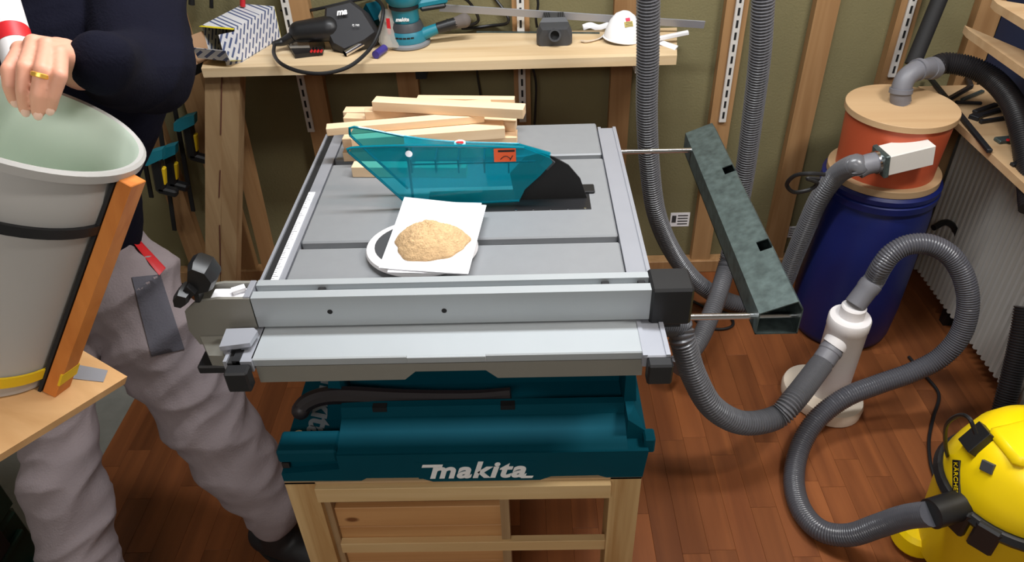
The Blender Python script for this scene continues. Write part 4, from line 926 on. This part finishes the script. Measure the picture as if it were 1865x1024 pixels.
# ================================================================== PERSON
Pn = thing('person', (-.80, 1.08, 0), 'person in a navy jacket and grey work trousers holding the tilted grey bucket', 'person')
pel = D(165, 480, 1.56); hr = D(222, 515, 1.585); hl = D(90, 520, 1.55)
kr = D(362, 738, 1.675); ar = D(492, 922, 1.765); kl = D(98, 800, 1.54); al = D(160, 1050, 1.60)
chest = D(150, 100, 1.36); neckp = D(125, -120, 1.28); headp = D(95, -250, 1.2)
sr = D(232, -60, 1.36); slp = D(10, -60, 1.30)
er = D(268, 128, 1.22); wr_ = D(146, 122, 1.0)
el_ = D(-90, 150, 1.22); wl_ = D(-150, 430, 1.05)
def mid(a, b, t): return a * (1 - t) + b * t
body = MB()
body.limb([pel, mid(pel, chest, .5), chest], [.085, .075, .11], 16)
body.limb([chest, neckp, mid(neckp, headp, .45)], [.10, .062, .055], 14)
body.limb([sr, er, mid(er, wr_, .8), wr_], [.06, .044, .030, .027], 14); body.limb([slp, el_, mid(el_, wl_, .8), wl_], [.06, .044, .03, .027], 14); body.limb([slp, chest, sr], [.07, .1, .07], 14)
body.limb([hr, kr, ar], [.075, .052, .038], 14); body.limb([hl, kl, al], [.075, .052, .038], 14)
hv = (headp - neckp).normalized()
Hd = frame(headp, CR, -CF) if False else None
body.ball(headp, .078, .098, .115, 24, Matrix.Rotation(-.5, 4, 'X'))
fdir = Vector((-.45, -.75, -.45)).normalized(); fs = fdir.cross(Vector((0, 0, 1))).normalized(); fu = fs.cross(fdir)
body.limb([headp + fdir * .095 + fu * .012, headp + fdir * .118 - fu * .018], [.012, .014], 10)          # nose
body.limb([headp + fdir * .062 - fu * .082, headp + fdir * .078 - fu * .088], [.035, .03], 12)           # chin
for s_ in (-1, 1): body.ball(headp + fs * s_ * .078 + fu * -.005, .012, .02, .03, 12)                    # ears
# the hand gripping the bucket rim: palm over the rim, four fingers hanging inside, thumb behind
kn = [D(38, 92, .945), D(62, 80, .94), D(86, 84, .935), D(109, 100, .93)]
pm = [mid(wr_, k, .55) for k in kn]
body.limb([wr_, mid(wr_, kn[1], .5), kn[0]], [.031, .024, .0125], 12); body.limb([wr_, mid(wr_, kn[2], .5), kn[1]], [.031, .024, .0125], 12); body.limb([wr_, mid(wr_, kn[2], .5), kn[2]], [.031, .024, .012], 12); body.limb([wr_, mid(wr_, kn[3], .5), kn[3]], [.031, .024, .0115], 12)
fg = [([(16, 128, .912), (18, 158, .912), (26, 182, .925)], [.0096, .0086, .0077]), ([(45, 124, .900), (42, 166, .902), (46, 199, .917)], [.0097, .0087, .0078]), ([(77, 128, .895), (68, 173, .898), (69, 205, .912)], [.0095, .0085, .0076]), ([(109, 138, .898), (97, 174, .905), (92, 197, .916)], [.0090, .0080, .0070])]
for k, (j, rd) in zip(kn, fg): body.limb([k] + [D(*q) for q in j], [.0104] + rd, 12)
body.limb([mid(wr_, kn[0], .45), D(40, 110, 1.0), D(30, 140, 1.02)], [.016, .0125, .010], 12)                # thumb on the outside of the rim
for k in range(4):                                                                                          # the other hand under the far side
    b0 = wl_ + Vector((-.02 + .018 * k, -.06, -.02)); body.limb([wl_, b0, b0 + Vector((.01, -.035, -.012)), b0 + Vector((.03, -.05, .01))], [.024, .011, .0098, .0085], 10)
body.limb([wl_, wl_ + Vector((.05, -.03, .01)), wl_ + Vector((.07, -.06, .02))], [.02, .012, .010], 10)
bo = body.build('body', SKIN, Pn, remesh=.0026, post=3)
rk = (D(68, 173, .898) - D(77, 128, .895)).normalized(); rc = mid(D(77, 128, .895), D(68, 173, .898), .22)
MB().lathe([(.0094, -.003), (.0112, -.002), (.0112, .002), (.0094, .003)], rc, rk, 24, cap=False).build('gold_ring', GOLD, Pn)
for k, (j, rd) in enumerate(fg):
    tip = D(*j[-1]); dd = (D(*j[-1]) - D(*j[-2])).normalized(); nn_ = -(ray(j[-1][0], j[-1][1]).normalized()); nn_ = (nn_ - dd * nn_.dot(dd)).normalized()
    MB().ball(tip + dd * .001 + nn_ * rd[-1] * .72, .0052, .007, .0026, 10, frame((0, 0, 0), dd.cross(nn_), dd)).build('nail', mat('nail', rgb(236, 190, 172), .35), Pn)
for s_ in (-1, 1): 
    c = headp + fdir * .084 + fs * s_ * .032 + fu * .012
    MB().ball(c, .0135, n=14).build('eye', PAPER, Pn); MB().ball(c + fdir * .0095, .006, n=10).build('iris', BLACKM, Pn)
MB().limb([headp + fdir * .102 - fu * .05 - fs * .02, headp + fdir * .105 - fu * .05, headp + fdir * .102 - fu * .05 + fs * .02], [.004, .006, .004], 10).build('mouth', mat('lips', rgb(176, 96, 88), .5), Pn)
hm = MB().ball(headp + fu * .036 - fdir * .05, .083, .086, .09, 20, Matrix.Rotation(-.5, 4, 'X')); hm.build('hair', HAIR, Pn)
# jacket
jk = MB()
w0 = D(138, 395, 1.50); w1 = D(130, 280, 1.44)
jk.limb([w0, w1, mid(w1, chest, .6), chest, mid(chest, neckp, .55)], [.118, .122, .142, .155, .09], 20)
jk.limb([D(150, 320, 1.45), D(180, 150, 1.38), D(205, 20, 1.37)], [.09, .11, .12], 16)
jk.limb([slp, chest, sr], [.085, .12, .09], 16)
jk.limb([sr, mid(sr, er, .5), er, mid(er, wr_, .5), D(190, 124, .985)], [.088, .078, .070, .060, .046], 16)
jk.limb([slp, mid(slp, el_, .5), el_, mid(el_, wl_, .5), mid(el_, wl_, .9)], [.088, .078, .068, .058, .048], 16)
jb = jk.build('jacket', JACKET, Pn, remesh=.0065, post=6)
# trousers
tr_ = MB()
tr_.limb([D(140, 430, 1.53), pel], [.108, .13], 18); tr_.limb([D(160, 440, 1.55), hr], [.10, .108], 18)
hmr = mid(kr, ar, .98); hml = mid(kl, al, 1.05)
tr_.limb([hr, mid(hr, kr, .5), kr, mid(kr, ar, .5), hmr], [.112, .101, .090, .084, .074], 18)
tr_.limb([hl, mid(hl, kl, .5), kl, mid(kl, al, .5), hml], [.100, .084, .074, .072, .070], 18)
tb = tr_.build('trousers', TROUSER, Pn, remesh=.006, post=6)
from mathutils import noise as nz
def folds(o, amp, fz, fx):
    """slanting cloth creases pressed into the garment along its normals"""
    me = o.data; off = WL[o.name]; nrm = [v.normal.copy() for v in me.vertices]
    for v, n__ in zip(me.vertices, nrm):
        p = v.co + off; q = Vector((p.x * fx + p.z * fx * .6, p.y * fx, p.z * fz - p.x * fz * .45))
        a_ = 1 - abs(nz.noise(q)) * 2.2; b_ = 1 - abs(nz.noise(q * 2.1 + Vector((7, 3, 1)))) * 2.2
        v.co = v.co + n__ * (amp * (a_ * .7 + b_ * .3) - amp * .35)
    me.update()
folds(tb, .024, 8., 3.4)
# red waistband edge, side pocket
tro = bpy.data.objects['trousers']
inv = Matrix(((CR[0], CR[1], CR[2]), (CD[0], CD[1], CD[2]), (CF[0], CF[1], CF[2])))
def pix(p):
    q = inv @ (p - CAM); return (CX + F * q.x / q.z, CY + F * q.y / q.z)
def inside(p, poly):
    r = False; k = len(poly)
    for a_, b_ in zip(poly, poly[1:] + poly[:1]):
        if (a_[1] > p[1]) != (b_[1] > p[1]) and p[0] < (b_[0] - a_[0]) * (p[1] - a_[1]) / (b_[1] - a_[1]) + a_[0]: r = not r
    return r
def sewn(c4_, n1, n2, lift, name, m_):
    """cloth panel sewn on: follows the garment under its outline, raised a little"""
    rings = []; lastd = 1.4
    for i_ in range(n1 + 1):
        v = i_ / n1; top_, bot = [], []
        for j_ in range(n2 + 1):
            u = j_ / n2; x_ = (c4_[0][0] * (1 - u) + c4_[1][0] * u) * (1 - v) + (c4_[3][0] * (1 - u) + c4_[2][0] * u) * v
            y_ = (c4_[0][1] * (1 - u) + c4_[1][1] * u) * (1 - v) + (c4_[3][1] * (1 - u) + c4_[2][1] * u) * v
            r_ = hit(x_, y_, [tro], tree=TB); d_ = ray(x_, y_).normalized()
            if r_: lastd = r_[2]
            q = CAM + d_ * lastd; top_.append(q - d_ * lift); bot.append(q + d_ * .004)
        rings.append(top_ + bot[::-1])
    MB().loft(rings).build(name, m_, Pn, smooth=60)
TB = BVHTree.FromPolygons([v.co + WL[tro.name] for v in tro.data.vertices], [p.vertices[:] for p in tro.data.polygons])
sewn([(228, 424), (248, 430), (302, 488), (290, 502)], 4, 10, .004, 'red_waistband', RED)
sewn([(240, 505), (292, 500), (336, 636), (276, 650)], 16, 10, .003, 'side_pocket', POCKET)
folds(jb, .016, 7., 3.0)
# shoes
for a_, dr in ((ar, Vector((.8, -.35, 0))), (al, Vector((.35, -.9, 0)))):
    dr = dr.normalized(); g_ = Vector((a_.x, a_.y, 0)) + dr * .0
    m = MB(); m.limb([g_ - dr * .05 + Vector((0, 0, .046)), g_ + dr * .06 + Vector((0, 0, .044)), g_ + dr * .15 + Vector((0, 0, .036))], [.045, .043, .035], 14); m.limb([g_ + Vector((0, 0, .05)), Vector((a_.x, a_.y, max(a_.z, .12)))], [.046, .05], 14)
    m.build('shoe', mat('shoe_black', rgb(30, 28, 30), .6), Pn, remesh=.006, post=4)
    sdr = Vector((-dr.y, dr.x, 0)); m = MB(); pts = []
    for k in range(20):
        an = 2 * math.pi * k / 20; pts.append(g_ + dr * (.05 + .145 * math.cos(an)) + sdr * .046 * math.sin(an) + Vector((0, 0, .0006)))
    m.prism(pts, (0, 0, .018)).build('sole', BLACKM, Pn)
